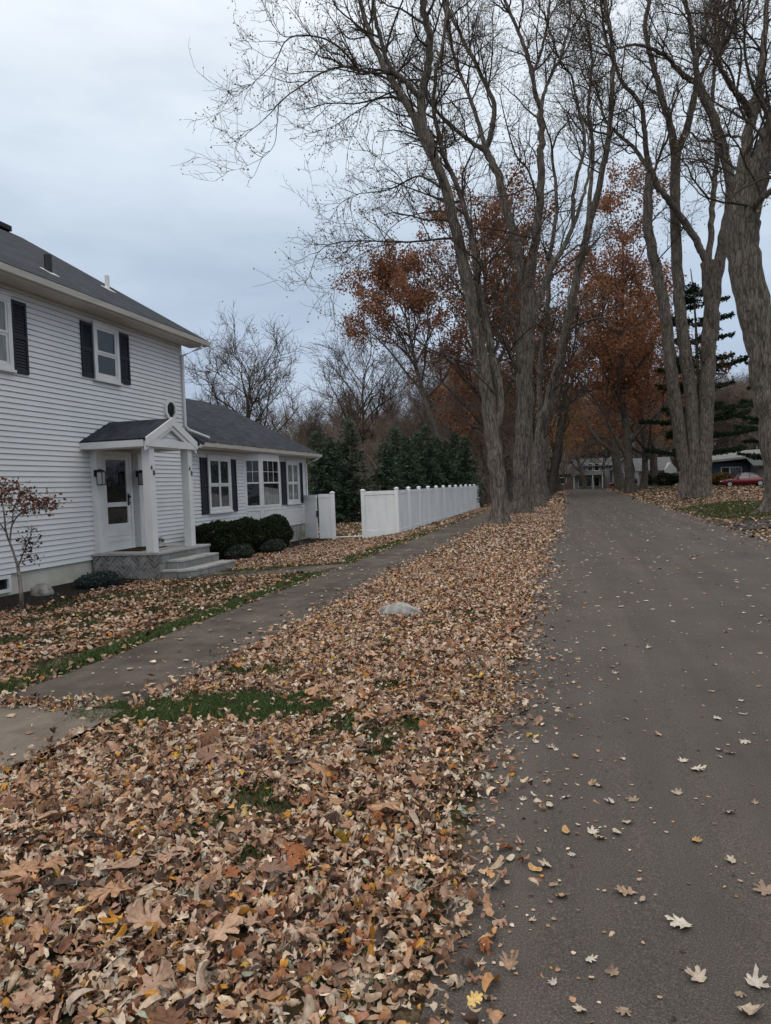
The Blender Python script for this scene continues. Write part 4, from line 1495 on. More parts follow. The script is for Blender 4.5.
P_DOME = make_tree(171, 15, .30, 18, [dict(CFG_FOREST[0], per_m=1.3, len=(2.0, 4.6)), dict(CFG_FOREST[1], per_m=2.5), dict(CFG_FOREST[2], per_m=5.0)], spread=.62, clear=.22, leaves=500, leaf_size=.14, pal=RUST)
# trees behind the house and yard
p = at(243, 440, Y=58)
place(P_DOME, 'bare_tree', 'wide bare tree standing alone against the sky behind the wing roof', p[0], 58, 1.0, .6)
p = at(362, 440, Y=76)
place(P_DOME, 'bare_tree', 'rounded bare tree with few rusty leaves behind the evergreens', p[0], 76, 1.2, 2.0)
BG = 'bare trees in the back yards'
k = 0
for (u, Y, s, kind) in ((268, 66, .62, 0), (290, 60, .55, 1), (280, 74, .80, 1), (322, 78, .95, 1), (344, 72, .84, 1), (360, 86, 1.02, 1), (398, 78, .9, 1), (338, 92, .95, 1), (378, 80, .8, 1), (398, 94, .95, 1), (410, 60, .6, 1), (304, 88, .85, 1), (312, 70, .72, 0), (330, 84, .8, 1), (345, 62, .55, 1), (352, 90, .85, 0), (385, 66, .62, 1), (392, 88, .85, 1), (405, 72, .75, 0), (418, 95, 1.0, 1), (428, 62, .66, 1), (440, 80, .95, 0), (452, 66, .75, 1), (462, 96, 1.1, 0), (470, 72, .85, 1), (482, 60, .7, 1), (488, 84, 1.05, 0), (500, 98, 1.1, 1), (512, 76, .9, 1), (255, 84, .66, 1), (230, 78, .5, 0), (205, 74, .48, 1), (300, 96, .8, 1), (370, 100, .95, 1)):
    if u < 425:
        s *= .84
    p = at(u, 480, Y=Y)
    pr_ = P_BROWN[k % 2] if kind else P_BARE[k % 3]
    place(pr_, 'bare_tree', 'brown bare-twigged tree in the thicket behind the evergreen row' if kind else 'grey bare tree rising behind the evergreen row', p[0], Y, s, k * 1.3, BG)
    k += 1
# rusty oaks
OG = 'oaks keeping their rusty leaves'
p = at(450, 480, Y=53)
place(P_OAKHI, 'oak_tree', 'rust-leaved oak behind the nearest left maple, reaching over the fence', p[0], 53, .98, .4, OG)
place(P_OAK[1], 'oak_tree', 'rust-leaved oak behind the left row of maples', -4.3, 61, 1.12, 1.4, OG)
p = at(572, 488, Y=66)
place(P_TALL, 'oak_tree', 'tallest rust-leaved oak, its crown filling the gap above the road', 5.7, 74, 1.3, 3.3, OG)
place(P_TALL, 'oak_tree', 'rust-leaved oak behind the second and third left maples', -5.6, 73, 1.18, 1.1, OG)
place(P_OAK[1], 'oak_tree', 'farthest rust-leaved oak, right of the road behind the tallest one', 6.4, 97, 1.25, .3, OG)
p = at(628, 488, Y=84)
place(P_OAK[0], 'oak_tree', 'rust-leaved oak on the right of the road, leaves hanging low over it', p[0] + 1.5, 84, .95, 5.0, OG)
p = at(655, 488, Y=104)
place(P_OAK[1], 'oak_tree', 'rust-leaved oak behind the left stem of the three-stemmed maple', p[0], 104, 1.25, 2.0, OG)
p = at(585, 488, Y=122)
place(P_PALEOAK[0], 'oak_tree', 'pale tan-leaved oak over the far end of the road', p[0], 122, 1.2, 1.1)
p = at(560, 488, Y=100)
place(P_PALEOAK[0], 'oak_tree', 'tan-leaved oak beside the far left end of the road', p[0], 100, 1.1, 2.1)
# woods behind the far and right hand houses
k = 0
WG = 'tall bare trees behind the far houses'
for (u, Y, s) in ((552, 140, 1.1), (566, 152, 1.25), (578, 138, 1.1), (590, 160, 1.3), (601, 144, 1.15), (613, 155, 1.3), (626, 141, 1.1), (637, 160, 1.35), (648, 146, 1.2), (658, 132, 1.1), (668, 150, 1.3), (679, 138, 1.1), (690, 128, 1.0), (700, 145, 1.15), (711, 132, 1.0), (722, 150, 1.2), (733, 128, 1.0), (744, 140, 1.1), (755, 126, 1.0), (766, 145, 1.2), (778, 130, 1.05), (790, 142, 1.2), (573, 175, 1.3), (608, 178, 1.4), (645, 180, 1.4), (685, 170, 1.3), (720, 172, 1.3), (752, 170, 1.3), (535, 165, 1.3), (517, 150, 1.2), (566, 118, .55), (604, 116, .6)):
    p = at(u, 484, Y=Y)
    place(P_BROWN[k % 2] if k % 3 == 0 else P_BARE[k % 3], 'bare_tree', 'brown twiggy tree in the woods behind the far houses' if k % 3 == 0 else 'grey bare tree in the woods behind the far houses', p[0], Y, s, k * 2.1, WG)
    k += 1


# far woods: one brown mass of brush filling the horizon
def brush(name, pts, seed, hmin, hmax, m, n):
    rg = np.random.default_rng(seed)
    w = Wood()
    for i in range(n):
        j = rg.integers(0, len(pts) - 1)
        t = rg.random()
        a = np.array(pts[j]) * (1 - t) + np.array(pts[j + 1]) * t + rg.normal(0, 5, 2)
        h_ = rg.uniform(hmin, hmax)
        b = np.array([a[0], a[1], gz1(a[0], a[1]) - .2])
        q, r = shoot(rg, b, np.array([rg.normal(0, .25), rg.normal(0, .25), 1]), h_, .05, 6, .12, .05, 0, .015)
        w.add(q, r, 3)
        for _ in range(7):
            t2 = rg.uniform(.1, 1) * 4.9
            k_ = int(t2)
            q2, r2 = shoot(rg, q[k_], side_dir(rg, unit(q[k_ + 1] - q[k_]), radians(rg.uniform(20, 55))), rg.uniform(.25, .5) * h_, .028, 4, .2, .08, 0, .01)
            w.add(q2, r2, 3)
            for _ in range(3):
                q3, r3 = shoot(rg, q2[rg.integers(1, 4)], side_dir(rg, unit(q2[-1] - q2[0]), radians(rg.uniform(20, 60))), rg.uniform(.1, .22) * h_, .018, 3, .2, .05, 0, .008)
                w.add(q3, r3, 3)
    V, Fq = w.arrays()
    o = link(name, mesh_np(name, V, [Fq], m))
    o['kind'] = 'stuff'
    o['label'] = 'brown bare brush and thicket along the horizon'
    return o


brush('far_woods', [(-75, 85), (-50, 104), (-30, 118), (-14, 150), (10, 172), (40, 176), (75, 150), (110, 120)], 5, 6, 13, MT['twig_far'], 2600)
brush('thicket', [(-48, 70), (-32, 66), (-22, 62), (-15, 62), (-13, 74), (-15, 100)], 6, 2, 5, MT['twig_pale'], 800)


# ------------------------------------------------------------------ conifers
def make_spruce(seed, h, w, droop=.25, green=((.060, .092, .058), (.105, .145, .092), (.034, .054, .038)), dens=1.0):
    rg = np.random.default_rng(seed)
    th = Wood()
    q, r = shoot(rg, np.array([0, 0, -.1]), np.array([0, 0, 1.0]), h, .09 * h / 5, 8, .01, .0, 0, .01)
    th.add(q, r, 8)
    V, Fq = th.arrays()
    trunk = mesh_np('trunk', V, [Fq], MT['bark_far'], smooth=True)
    C, D, Ls = [], [], []
    nb = int(150 * dens)
    for i in range(nb):
        t = (i + rg.random()) / nb
        z = .12 * h * 0 + h * (.03 + .97 * t)
        az = rg.random() * 6.28
        L_ = w * (1 - t) ** .75 * rg.uniform(.65, 1.12) + .08
        d = np.array([cos(az), sin(az), -.12 + .55 * t * rg.random()])
        n = max(3, int(L_ / .085))
        for k in range(n):
            s = (k + .5) / n
            p = np.array([0, 0, z]) + d * L_ * s + np.array([0, 0, -droop * L_ * s * s])
            for _ in range(3):
                C.append(p + rg.standard_normal(3) * .05)
                sd_ = np.array([-d[1], d[0], 0]) * rg.choice([-1, 1]) * rg.uniform(.3, 1)
                D.append(unit(d * .9 + sd_ + rg.standard_normal(3) * .3 + np.array([0, 0, -.2])))
                Ls.append(rg.uniform(.16, .34))
    C, D, Ls = np.array(C), np.array(D), np.array(Ls)[:, None]
    s = np.cross(D, np.array([0, 0, 1.0]) + rg.standard_normal(D.shape) * .5)
    s /= np.linalg.norm(s, axis=1, keepdims=True)
    V = np.stack([C - s * .035, C + D * Ls * .5 - s * .05, C + D * Ls, C + D * Ls * .5 + s * .05], 1).reshape(-1, 3)
    n = len(C)
    gp = np.array(green)[rg.integers(0, len(green), n)] * rg.uniform(.7, 1.4, (n, 1))
    crown = mesh_np('crown', V, [np.arange(n * 4).reshape(n, 4)], MT['tleaf'], col=np.repeat(gp, 4, 0))
    return [trunk, crown]


P_SPR = [make_spruce(201, 5.2, 1.8), make_spruce(202, 5.6, 1.6, .15), make_spruce(203, 4.8, 1.95, .3)]
EG = 'dark evergreens behind the fence'
for i, (u, Y, s, lab) in enumerate(((330, 37.5, .88, 'leftmost dark evergreen, behind the white gate'), (352, 38.5, .98, 'broad dark evergreen seen over the gate opening'), (386, 41, .9, 'pointed evergreen with the pale house showing beside it'),
                                    (408, 43, .92, 'dark evergreen in the middle of the row behind the fence'), (428, 45, .98, 'tallest dark evergreen of the row behind the fence'), (447, 47, .95, 'full dark evergreen behind the far half of the fence'), (466, 49, .95, 'rightmost evergreen, at the far end of the fence'),
                                    (397, 46, 1.0, 'dark evergreen set back right of the pointed one'), (438, 50, 1.05, 'tall evergreen set back right of the tallest one'), (457, 52, 1.05, 'evergreen set back behind the far half of the fence'), (318, 36.5, .85, 'dark evergreen partly hidden by the wing corner'), (340, 42, .95, 'evergreen half hidden behind those by the gate opening'), (418, 50, 1.05, 'evergreen half hidden at the back of the row behind the fence'))):
    p = at(u, 500, Y=Y)
    t = place(P_SPR[i % 3], 'evergreen_tree', lab, p[0], Y, s, i * 1.1, EG, z=-.2)


def make_pine(seed, h):
    rg = np.random.default_rng(seed)
    th = Wood()
    q, r = shoot(rg, np.array([0, 0, -.1]), np.array([0, 0, 1.0]), h, .38, 14, .015, 0, 0, .05)
    th.add(q, r, 10)
    C, D, Ls = [], [], []
    nl = 11
    for i in range(nl):
        t = .14 + .84 * (i + rg.uniform(-.22, .22)) / nl
        z = t * h
        a0 = rg.random() * 6.28
        nb = 5 if t < .85 else 4
        for b_i in range(nb):
            az = a0 + 6.28 * b_i / nb + rg.normal(0, .25)
            L_ = (6.4 * (1 - t) ** .55 + .9) * rg.uniform(.55, 1.12)
            d = np.array([cos(az), sin(az), .02])
            b, rb = shoot(rg, np.array([0, 0, z + rg.normal(0, .12)]), d, L_, .06, 8, .03, .028, 0, .015)
            th.add(b, rb, 5)
            for k in range(int(L_ * 60)):
                s = rg.uniform(.22, 1.02)
                f = min(s, .999) * 7
                kk = min(int(f), 6)
                p = b[kk] + (b[kk + 1] - b[kk]) * (f - kk)
                off = np.array([-d[1], d[0], 0]) * rg.normal(0, .50) * (1.15 - .6 * s) + np.array([0, 0, abs(rg.normal(0, .13)) + .02])
                C.append(p + off)
                D.append(unit(d * .8 + off * .6 + rg.standard_normal(3) * .45 + np.array([0, 0, .25])))
                Ls.append(rg.uniform(.22, .42))
    V, Fq = th.arrays()
    trunk = mesh_np('trunk', V, [Fq], MT['bark_far'], smooth=True)
    C, D, Ls = np.repeat(np.array(C), 2, 0), np.repeat(np.array(D), 2, 0), np.repeat(np.array(Ls), 2)[:, None]
    D = D + rg.standard_normal(D.shape) * .4
    D /= np.linalg.norm(D, axis=1, keepdims=True)
    s = np.cross(D, rg.standard_normal(D.shape))
    s /= np.linalg.norm(s, axis=1, keepdims=True)
    V = np.stack([C - s * .06, C + D * Ls * .6 - s * .09, C + D * Ls, C + D * Ls * .6 + s * .09], 1).reshape(-1, 3)
    n = len(C)
    g = np.array([(.018, .034, .018), (.030, .052, .026), (.012, .024, .014)])[rg.integers(0, 3, n)] * rg.uniform(.7, 1.3, (n, 1))
    return [trunk, mesh_np('crown', V, [np.arange(n * 4).reshape(n, 4)], MT['tleaf'], col=np.repeat(g, 4, 0))]


P_PINE = make_pine(301, 25)
p = at(706, 484, Y=70)
place(P_PINE, 'pine_tree', 'dark layered pine behind the three-stemmed maple', p[0], 72, .80, .5)
p = at(775, 484, Y=82)
place(P_PINE, 'pine_tree', 'dark pine behind the massive crooked maple at the right', p[0] + 1.5, 86, .75, 2.5)


# ------------------------------------------------------------------ shrubs
def leafy_blob(rg, n, rx, ry, rz_, size, pal, wts, box=.0, hollow=.55):
    d = rg.standard_normal((n, 3))
    d /= np.linalg.norm(d, axis=1, keepdims=True)
    if box:
        k = np.max(np.abs(d), axis=1, keepdims=True)
        d = d * (1 - box) + d / k * box * .85
    rad = rg.uniform(hollow, 1.03, (n, 1)) ** .6
    lump = 1 + .07 * np.sin(d[:, :1] * 5 + 1) + .06 * np.sin(d[:, 1:2] * 6) + .05 * np.sin(d[:, 2:] * 7 + 2)
    P = d * rad * lump * np.array([rx, ry, rz_])
    return leaf_quads(rg, P, size, pal, wts, .012)


HEDGE = ([(.020, .030, .014), (.034, .046, .020), (.012, .018, .010), (.055, .064, .028)], [4, 3, 3, 1])


def shrub(name, label, x, y, z, rx, ry, rz_, n, size, pal, box=0.0, seed=1, group=None, stems=True):
    rg = np.random.default_rng(seed)
    t = thing(name, label, 'shrub', (x, y, z), group)
    V, Fq, c = leafy_blob(rg, n, rx, ry, rz_, size, *pal, box=box)
    V = V + np.array([0, 0, rz_ * .97])
    V[:, 2] = np.maximum(V[:, 2], .015)
    link('foliage', mesh_np('foliage', V, [Fq], MT['tleaf'], col=c), t)
    w = Wood()
    for _ in range(14):
        q, r = shoot(rg, np.array([rg.normal(0, .05), rg.normal(0, .05), -.05]), np.array([rg.normal(0, .5) * rx, rg.normal(0, .5) * ry, .6]), rz_ * 1.5, .014, 5, .1, .05)
        w.add(q, r, 4)
    V, Fq = w.arrays()
    link('stems', mesh_np('stems', V, [Fq], MT['twig']), t)
    return t


# positions from the photograph along the wing wall
def on_wall(u, X=-8.85):
    return float(at(u, 545, X=X)[1])


ya, yb = on_wall(195), on_wall(231)
shrub('clipped_bush', 'leftmost clipped dark evergreen bush, right of the porch steps', -8.85, (ya + yb) / 2 + .02, gz1(-8.85, 17.5), .50, (yb - ya) / 2 * .80, .50, 15000, .055, HEDGE, .55, 41, 'clipped bushes along the wing')
ya, yb = on_wall(229), on_wall(263)
shrub('clipped_bush', 'middle clipped dark bush below the wing window', -8.9, (ya + yb) / 2 - .2, gz1(-8.85, 19.5), .52, (yb - ya) / 2 * .92, .52, 15000, .055, HEDGE, .55, 42, 'clipped bushes along the wing')
ya, yb = on_wall(257), on_wall(290)
shrub('clipped_bush', 'ball-shaped dark bush below the bay window', -8.75, (ya + yb) / 2 - .38, gz1(-8.7, 21.8),   .56, (yb - ya) / 2 * .82, .53, 15000, .055, HEDGE, .1, 43, 'clipped bushes along the wing')
GREYGREEN = ([(.055, .065, .050), (.085, .095, .075), (.030, .040, .028)], [3, 2, 2])
for (u, lab, s) in ((238, 'low grey-green plant in front of the middle clipped bush', 44), (272, 'low grey-green plant at the foot of the ball-shaped bush', 45)):
    y = on_wall(u, -8.25)
    shrub('low_plant', lab, -8.2, y, gz1(-8.2, y), .30, .62, .19, 2600, .06, GREYGREEN, 0, s, 'low grey plants before the bushes')
JUNI = ([(.050, .072, .066), (.075, .100, .092), (.028, .042, .038)], [3, 2, 2])
p = at(91, 592, Z=-.10)
shrub('juniper', 'low blue-green juniper in the dark mulch beside the porch', -8.62, 11.95, gz1(-8.6, 11.9),   .34, .50, .14, 4800, .045, JUNI, .2, 46)

# small tree with hanging red-brown leaf clusters by the house wall
bx, by = at(22, 607, Z=-.08)[:2]
rg = np.random.default_rng(77)
base = (bx, by, gz1(bx, by))
t = thing('small_tree', 'small ornamental tree with red-brown leaf clusters before the white siding', 'tree', base)
YB_ = by
th, fi, tips = Wood(), Wood(), []
for pix, r0, r1 in (([(22, 609), (21, 590), (18, 567)], .034, .026), ([(18, 567), (12, 548), (6, 532), (4, 512), (0, 495), (-6, 485)], .02, .006), ([(18, 567), (24, 552), (30, 538), (32, 525)], .014, .005),
                    ([(10, 545), (12, 525), (22, 512), (34, 508), (46, 503), (52, 497)], .014, .004), ([(12, 525), (14, 508), (20, 496), (24, 488)], .012, .004), ([(6, 532), (-4, 518), (-14, 505), (-25, 498)], .012, .004), ([(14, 508), (28, 503), (36, 495)], .009, .003), ([(20, 512), (8, 500), (4, 490), (2, 484)], .009, .003)):
    yy = YB_
    q, ln = resample([at(u, v, Y=yy + .12 * rg.standard_normal() * (i > 0)) for i, (u, v) in enumerate(pix)], 14)
    th.add(q, np.linspace(r0, r1, 14), 7)
    if r0 < .03:
        sprout(rg, fi, q, np.linspace(r0, r1, 14), ln, 0, [dict(per_m=11, t0=.15, len=(.12, .38), ang=(30, 80), r=.005, rmin=.003, K=5, S=3, wander=.25, lift=.05), dict(per_m=9, t0=.2, len=(.05, .16), ang=(30, 70), r=.003, rmin=.002, r1=.0015, K=3, S=3, wander=.2, lift=0)], tips)
V, Fq = th.arrays()
link('trunk', mesh_np('trunk', V, [Fq], mottled('small_tree_bark', (.10, .085, .075), (.24, .20, .18), 12), smooth=True, origin=base), t)
V, Fq = fi.arrays()
link('crown', mesh_np('crown', V, [Fq], MT['twig'], origin=base), t)
tp = []
for (u, v, n, sp) in ((4, 488, 90, .10), (-8, 494, 80, .12), (20, 490, 80, .09), (26, 500, 90, .09), (36, 503, 60, .07), (50, 504, 110, .085), (8, 500, 70, .10), (28, 510, 40, .06), (-22, 500, 80, .12)):
    c0 = at(u, v, Y=YB_ + rg.normal(0, .1))
    tp.append(c0 + rg.standard_normal((n, 3)) * sp * np.array([1, 1, .8]))
V, Fq, c = leaf_quads(rg, np.concatenate(tp), .055, [(.17, .075, .048), (.12, .052, .036), (.22, .11, .07)], [3, 3, 2], .01)
tp2 = []
for (u, v, n, sp) in ((28, 545, 60, .10), (32, 538, 50, .08), (26, 556, 40, .07), (36, 558, 18, .06)):
    tp2.append(at(u, v, Y=YB_) + rg.standard_normal((n, 3)) * sp)
V2, F2, c2 = leaf_quads(rg, np.concatenate(tp2), .045, [(.035, .026, .03), (.06, .045, .045)], [1, 1], .01)
link('leaves', mesh_np('leaves', np.vstack([V, V2]), [Fq, F2 + len(V)], MT['tleaf'], col=np.vstack([c, c2]), origin=base), t)


# ------------------------------------------------------------------ stones
def stone(name, label, x, y, z, sx, sy, sz, seed, m):
    rg = np.random.default_rng(seed)
    import bmesh
    bm = bmesh.new()
    bmesh.ops.create_icosphere(bm, subdivisions=4, radius=1)
    ph = rg.random((5, 3)) * 6
    for v in bm.verts:
        c_ = v.co
        d = 1 + .16 * sin(2.3 * c_.x + ph[0][0]) * cos(2.1 * c_.y + ph[0][1]) + .08 * sin(5 * c_.x + ph[1][0]) * sin(4.3 * c_.z + ph[1][1]) + .05 * sin(9 * c_.y + ph[2][0]) * sin(8 * c_.x + ph[2][1]) + .02 * rg.standard_normal()
        v.co = Vector((c_.x * sx * d, c_.y * sy * d, max(c_.z, -.4) * sz * d))
    me = bpy.data.meshes.new(name)
    bm.to_mesh(me)
    bm.free()
    me.polygons.foreach_set('use_smooth', [True] * len(me.polygons))
    me.materials.append(m)
    o = link(name, me, None, (x, y, z))
    return tag(o, label, 'rock')


p = at(398, 616, Z=0.03)
stone('boulder', 'grey boulder half sunk among the leaves on the verge', p[0], p[1], .03, .27, .20, .15, 3, MT['rock'])
p = at(44, 596, Z=-.1)
stone('boulder', 'pale stone in the black mulch beside the foundation', -8.88, 10.75, -.08, .20, .17, .17, 4, mottled('pale_stone', (.13, .12, .115), (.31, .295, .28), 9, .9))

# small white potted plant at the right porch column
pt = thing('potted_plant', 'little white flower pot on the porch floor beside the wall', 'plant', (-8.75, 14.35, .411))
MB().tube([(-8.75, 14.35, .411), (-8.75, 14.35, .45), (-8.75, 14.35, .52)], [.05, .062, .075], 14).build('pot', MT['trim'], pt)
rgp = np.random.default_rng(5)
V, Fq, c = leafy_blob(rgp, 260, .09, .09, .06, .04, [(.6, .6, .58), (.05, .09, .04)], [3, 2])
link('flowers', mesh_np('flowers', V + np.array([0, 0, .14]), [Fq], MT['tleaf'], col=c), pt)


# ------------------------------------------------------------------ far houses
def far_house(label, cx, cy, zb, w, d, hw, roof_h, wallc, roofc, ridge='X', over=.5, name='house'):
    """front faces -Y (towards the camera); returns root, front y"""
    t = thing(name, label, 'house', (cx, cy, zb))
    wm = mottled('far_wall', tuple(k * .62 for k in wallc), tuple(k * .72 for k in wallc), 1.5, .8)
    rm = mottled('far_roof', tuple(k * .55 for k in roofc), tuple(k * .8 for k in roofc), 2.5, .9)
    x0, x1, y0, y1 = cx - w / 2, cx + w / 2, cy - d / 2, cy + d / 2
    mb = MB().box(x0, x1, y0, y1, zb - .6, zb + hw)
    rb = MB()
    z0, z1 = zb + hw, zb + hw + roof_h
    if ridge == 'X':
        mb.prism([(x0 + .01, y0 + .01, z0), (x0 + .01, y1 - .01, z0), (x0 + .01, cy, z1 - .05)], (w - .02, 0, 0))
        for (ya, yb) in ((y0 - over, cy), (y1 + over, cy)):
            s = roof_h / (d / 2)
            za = z0 - s * over
            rb.prism([(x0 - over, ya, za), (x0 - over, yb, z1), (x0 - over, yb, z1 + .15), (x0 - over, ya, za + .15)], (w + 2 * over, 0, 0))
    else:
        mb.prism([(x0 + .01, y0 + .01, z0), (x1 - .01, y0 + .01, z0), (cx, y0 + .01, z1 - .05)], (0, d - .02, 0))
        for (xa, xb) in ((x0 - over, cx), (x1 + over, cx)):
            s = roof_h / (w / 2)
            za = z0 - s * over
            rb.prism([(xa, y0 - over, za), (xb, y0 - over, z1), (xb, y0 - over, z1 + .15), (xa, y0 - over, za + .15)], (0, d + 2 * over, 0))
    mb.build('wall', wm, t)
    rb.build('roof', rm, t)
    return t, y0


def far_win(t, y, x0, x1, z0, z1, name='window', m=None):
    mb = MB()
    fr = .09
    mb.box(x0, x1, y - .06, y, z0, z0 + fr)
    mb.box(x0, x1, y - .06, y, z1 - fr, z1)
    mb.box(x0, x0 + fr, y - .058, y, z0 + fr, z1 - fr)
    mb.box(x1 - fr, x1, y - .058, y, z0 + fr, z1 - fr)
    o = mb.build(name, MT['trim'], t)
    MB().box(x0 + fr * .8, x1 - fr * .8, y - .03, y - .005, z0 + fr * .8, z1 - fr * .8).build('pane', m or MT['glass'], o)
    return o


# two-storey house closing the street
a = at(573, 487, Y=124)
b = at(612, 487, Y=124)
zb = gz1(a[0], 124) - .1
w = b[0] - a[0]
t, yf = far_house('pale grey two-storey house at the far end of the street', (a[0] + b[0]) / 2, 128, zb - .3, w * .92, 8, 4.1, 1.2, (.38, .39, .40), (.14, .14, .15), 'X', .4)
x0 = a[0]
for i in range(4):
    far_win(t, yf, x0 + w * (.22 + i * .17), x0 + w * (.22 + i * .17) + .8, zb + 2.95, zb + 4.2)
for i in range(3):
    far_win(t, yf, x0 + w * (.14 + i * .2), x0 + w * (.14 + i * .2) + .9, zb + .4, zb + 2.0)
MB().box(x0 - .2, x0 + w * .8, yf - 1.5, yf - .01, zb + 2.3, zb + 2.6).build('porch_roof', mat('far_porch', (.25, .25, .26), .8), t)
for i in range(4):
    xx = x0 + w * .8 * (i + .1) / 3.3
    MB().box(xx - .07, xx + .07, yf - 1.45, yf - 1.3, zb - .3, zb + 2.3).build('porch_column', MT['trim'], t)
# brick house left of it
a = at(555, 486, Y=128)
b = at(571, 486, Y=128)
t, yf = far_house('low reddish brick house left of the pale grey two-storey house', (a[0] + b[0]) / 2, 133, gz1(a[0], 128), b[0] - a[0] + 1, 8, 2.6, 1.6, (.20, .125, .105), (.12, .105, .10), 'X', .4)
far_win(t, yf, (a[0] + b[0]) / 2 - .6, (a[0] + b[0]) / 2 + .6, gz1(a[0], 128) + .8, gz1(a[0], 128) + 2.0)
# gabled house behind the oak
a = at(615, 485, Y=116)
b = at(637, 485, Y=116)
zb = gz1(a[0], 116)
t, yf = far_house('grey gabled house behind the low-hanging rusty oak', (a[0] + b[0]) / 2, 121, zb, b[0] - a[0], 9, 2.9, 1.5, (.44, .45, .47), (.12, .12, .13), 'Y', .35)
for q in (.2, .62):
    far_win(t, yf, a[0] + (b[0] - a[0]) * q, a[0] + (b[0] - a[0]) * q + .8, zb + .9, zb + 2.3)
# white house with grey roof, gable end at its right
a = at(640, 483, Y=108)
b = at(677, 483, Y=108)
zb = gz1(a[0], 108)
w = b[0] - a[0]
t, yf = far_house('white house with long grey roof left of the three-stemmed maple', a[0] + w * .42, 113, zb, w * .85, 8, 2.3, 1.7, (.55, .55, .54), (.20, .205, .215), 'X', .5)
for q in (.06, .2, .36):
    far_win(t, yf, a[0] + w * q, a[0] + w * q + .8, zb + .5, zb + 2.0)
gm = MB()
gx0, gx1 = a[0] + w * .68, a[0] + w * 1.0
gm.prism([(gx0, yf - 1.2, zb - .4), (gx1, yf - 1.2, zb - .4), (gx1, yf - 1.2, zb + 2.3), ((gx0 + gx1) / 2, yf - 1.2, zb + 3.3), (gx0, yf - 1.2, zb + 2.3)], (0, 3, 0))
gm.build('gable_wing', mat('bright_wall', (.62, .62, .62), .7), t)
far_win(t, yf - 1.2, gx0 + .9, gx0 + 1.9, zb + .7, zb + 1.9)
# blue-grey ranch house
a = at(705, 484, Y=100)
b = at(742, 484, Y=100)
zb = gz1(a[0], 100)
w = b[0] - a[0]
bm_ = mottled('slate_blue_wall', (.050, .066, .098), (.066, .085, .122), 1.2, .7)
t = thing('house', 'slate-blue ranch house with low slanting pale roof behind the red car', 'house', (a[0] + w / 2, 104, zb))
MB().box(a[0], b[0] + 4.4, 100.0, 108, zb - .5, zb + 2.75).build('wall', bm_, t)
rb = MB()
rb.hexa([(a[0] - 1.6, 98.8, zb + 2.72), (b[0] + 5.2, 98.8, zb + 3.55), (b[0] + 5.2, 109, zb + 4.3), (a[0] - 1.6, 109, zb + 4.1), (a[0] - 1.6, 98.8, zb + 2.98), (b[0] + 5.2, 98.8, zb + 3.80), (b[0] + 5.2, 109, zb + 4.55), (a[0] - 1.6, 109, zb + 4.35)])
rb.build('roof', mottled('pale_roof', (.14, .14, .135), (.22, .22, .21), 1.5, .9), t)
MB().prism([(a[0], 100.05, zb + 2.74), (b[0] + 4.4, 100.05, zb + 2.74), (b[0] + 4.4, 100.05, zb + 3.5), (a[0], 100.05, zb + 2.78)], (0, 7.8, 0)).build('wall', mat('dark_gable', (.02, .02, .023), .8), t)
far_win(t, 100, a[0] + w * .44, a[0] + w * .44 + 1.1, zb + .05, zb + 2.25, 'door', mat('dark_door', (.015, .015, .018), .4))
far_win(t, 100, a[0] + w * .66, a[0] + w * .66 + 1.5, zb + .5, zb + 2.2)
# beige wing in front of it
wa = b[0] + 1.0
wt, yf = far_house('beige house wing with grey gable roof between blue house and the edge maple', wa + 4.5, 99.0, zb, 9, 6, 2.3, .85, (.27, .265, .245), (.115, .12, .13), 'X', .7)
far_win(wt, yf, wa + 1.2, wa + 2.1, zb + 1.0, zb + 2.1)
# pale house far behind the evergreens
p = at(379, 470, Y=66)
t, yf = far_house('pale grey gabled house glimpsed between the evergreens', p[0], 70, -.2, 4.6, 7, 2.6, 1.7, (.42, .43, .44), (.16, .16, .17), 'Y', .2)
far_win(t, yf, p[0] - .5, p[0] + .5, 1.2, 2.3)
# tawny ornamental grass mound by the blue house
p = at(722, 486, Y=92)
shrub('tawny_shrub', 'tawny yellow-brown mounded shrub left of the red car', p[0], 92, gz1(p[0], 92), 1.5, 1.0, .75, 2600, .22, ([(.20, .12, .035), (.14, .085, .03), (.10, .08, .03)], [3, 3, 2]), 0, 51)
p = at(662, 486, Y=104)
shrub('dark_shrub', 'dark rounded shrubs before the white house on the right', p[0], 104, gz1(p[0], 104), 2.4, 1.0, .9, 3200, .22, HEDGE, .2, 52)


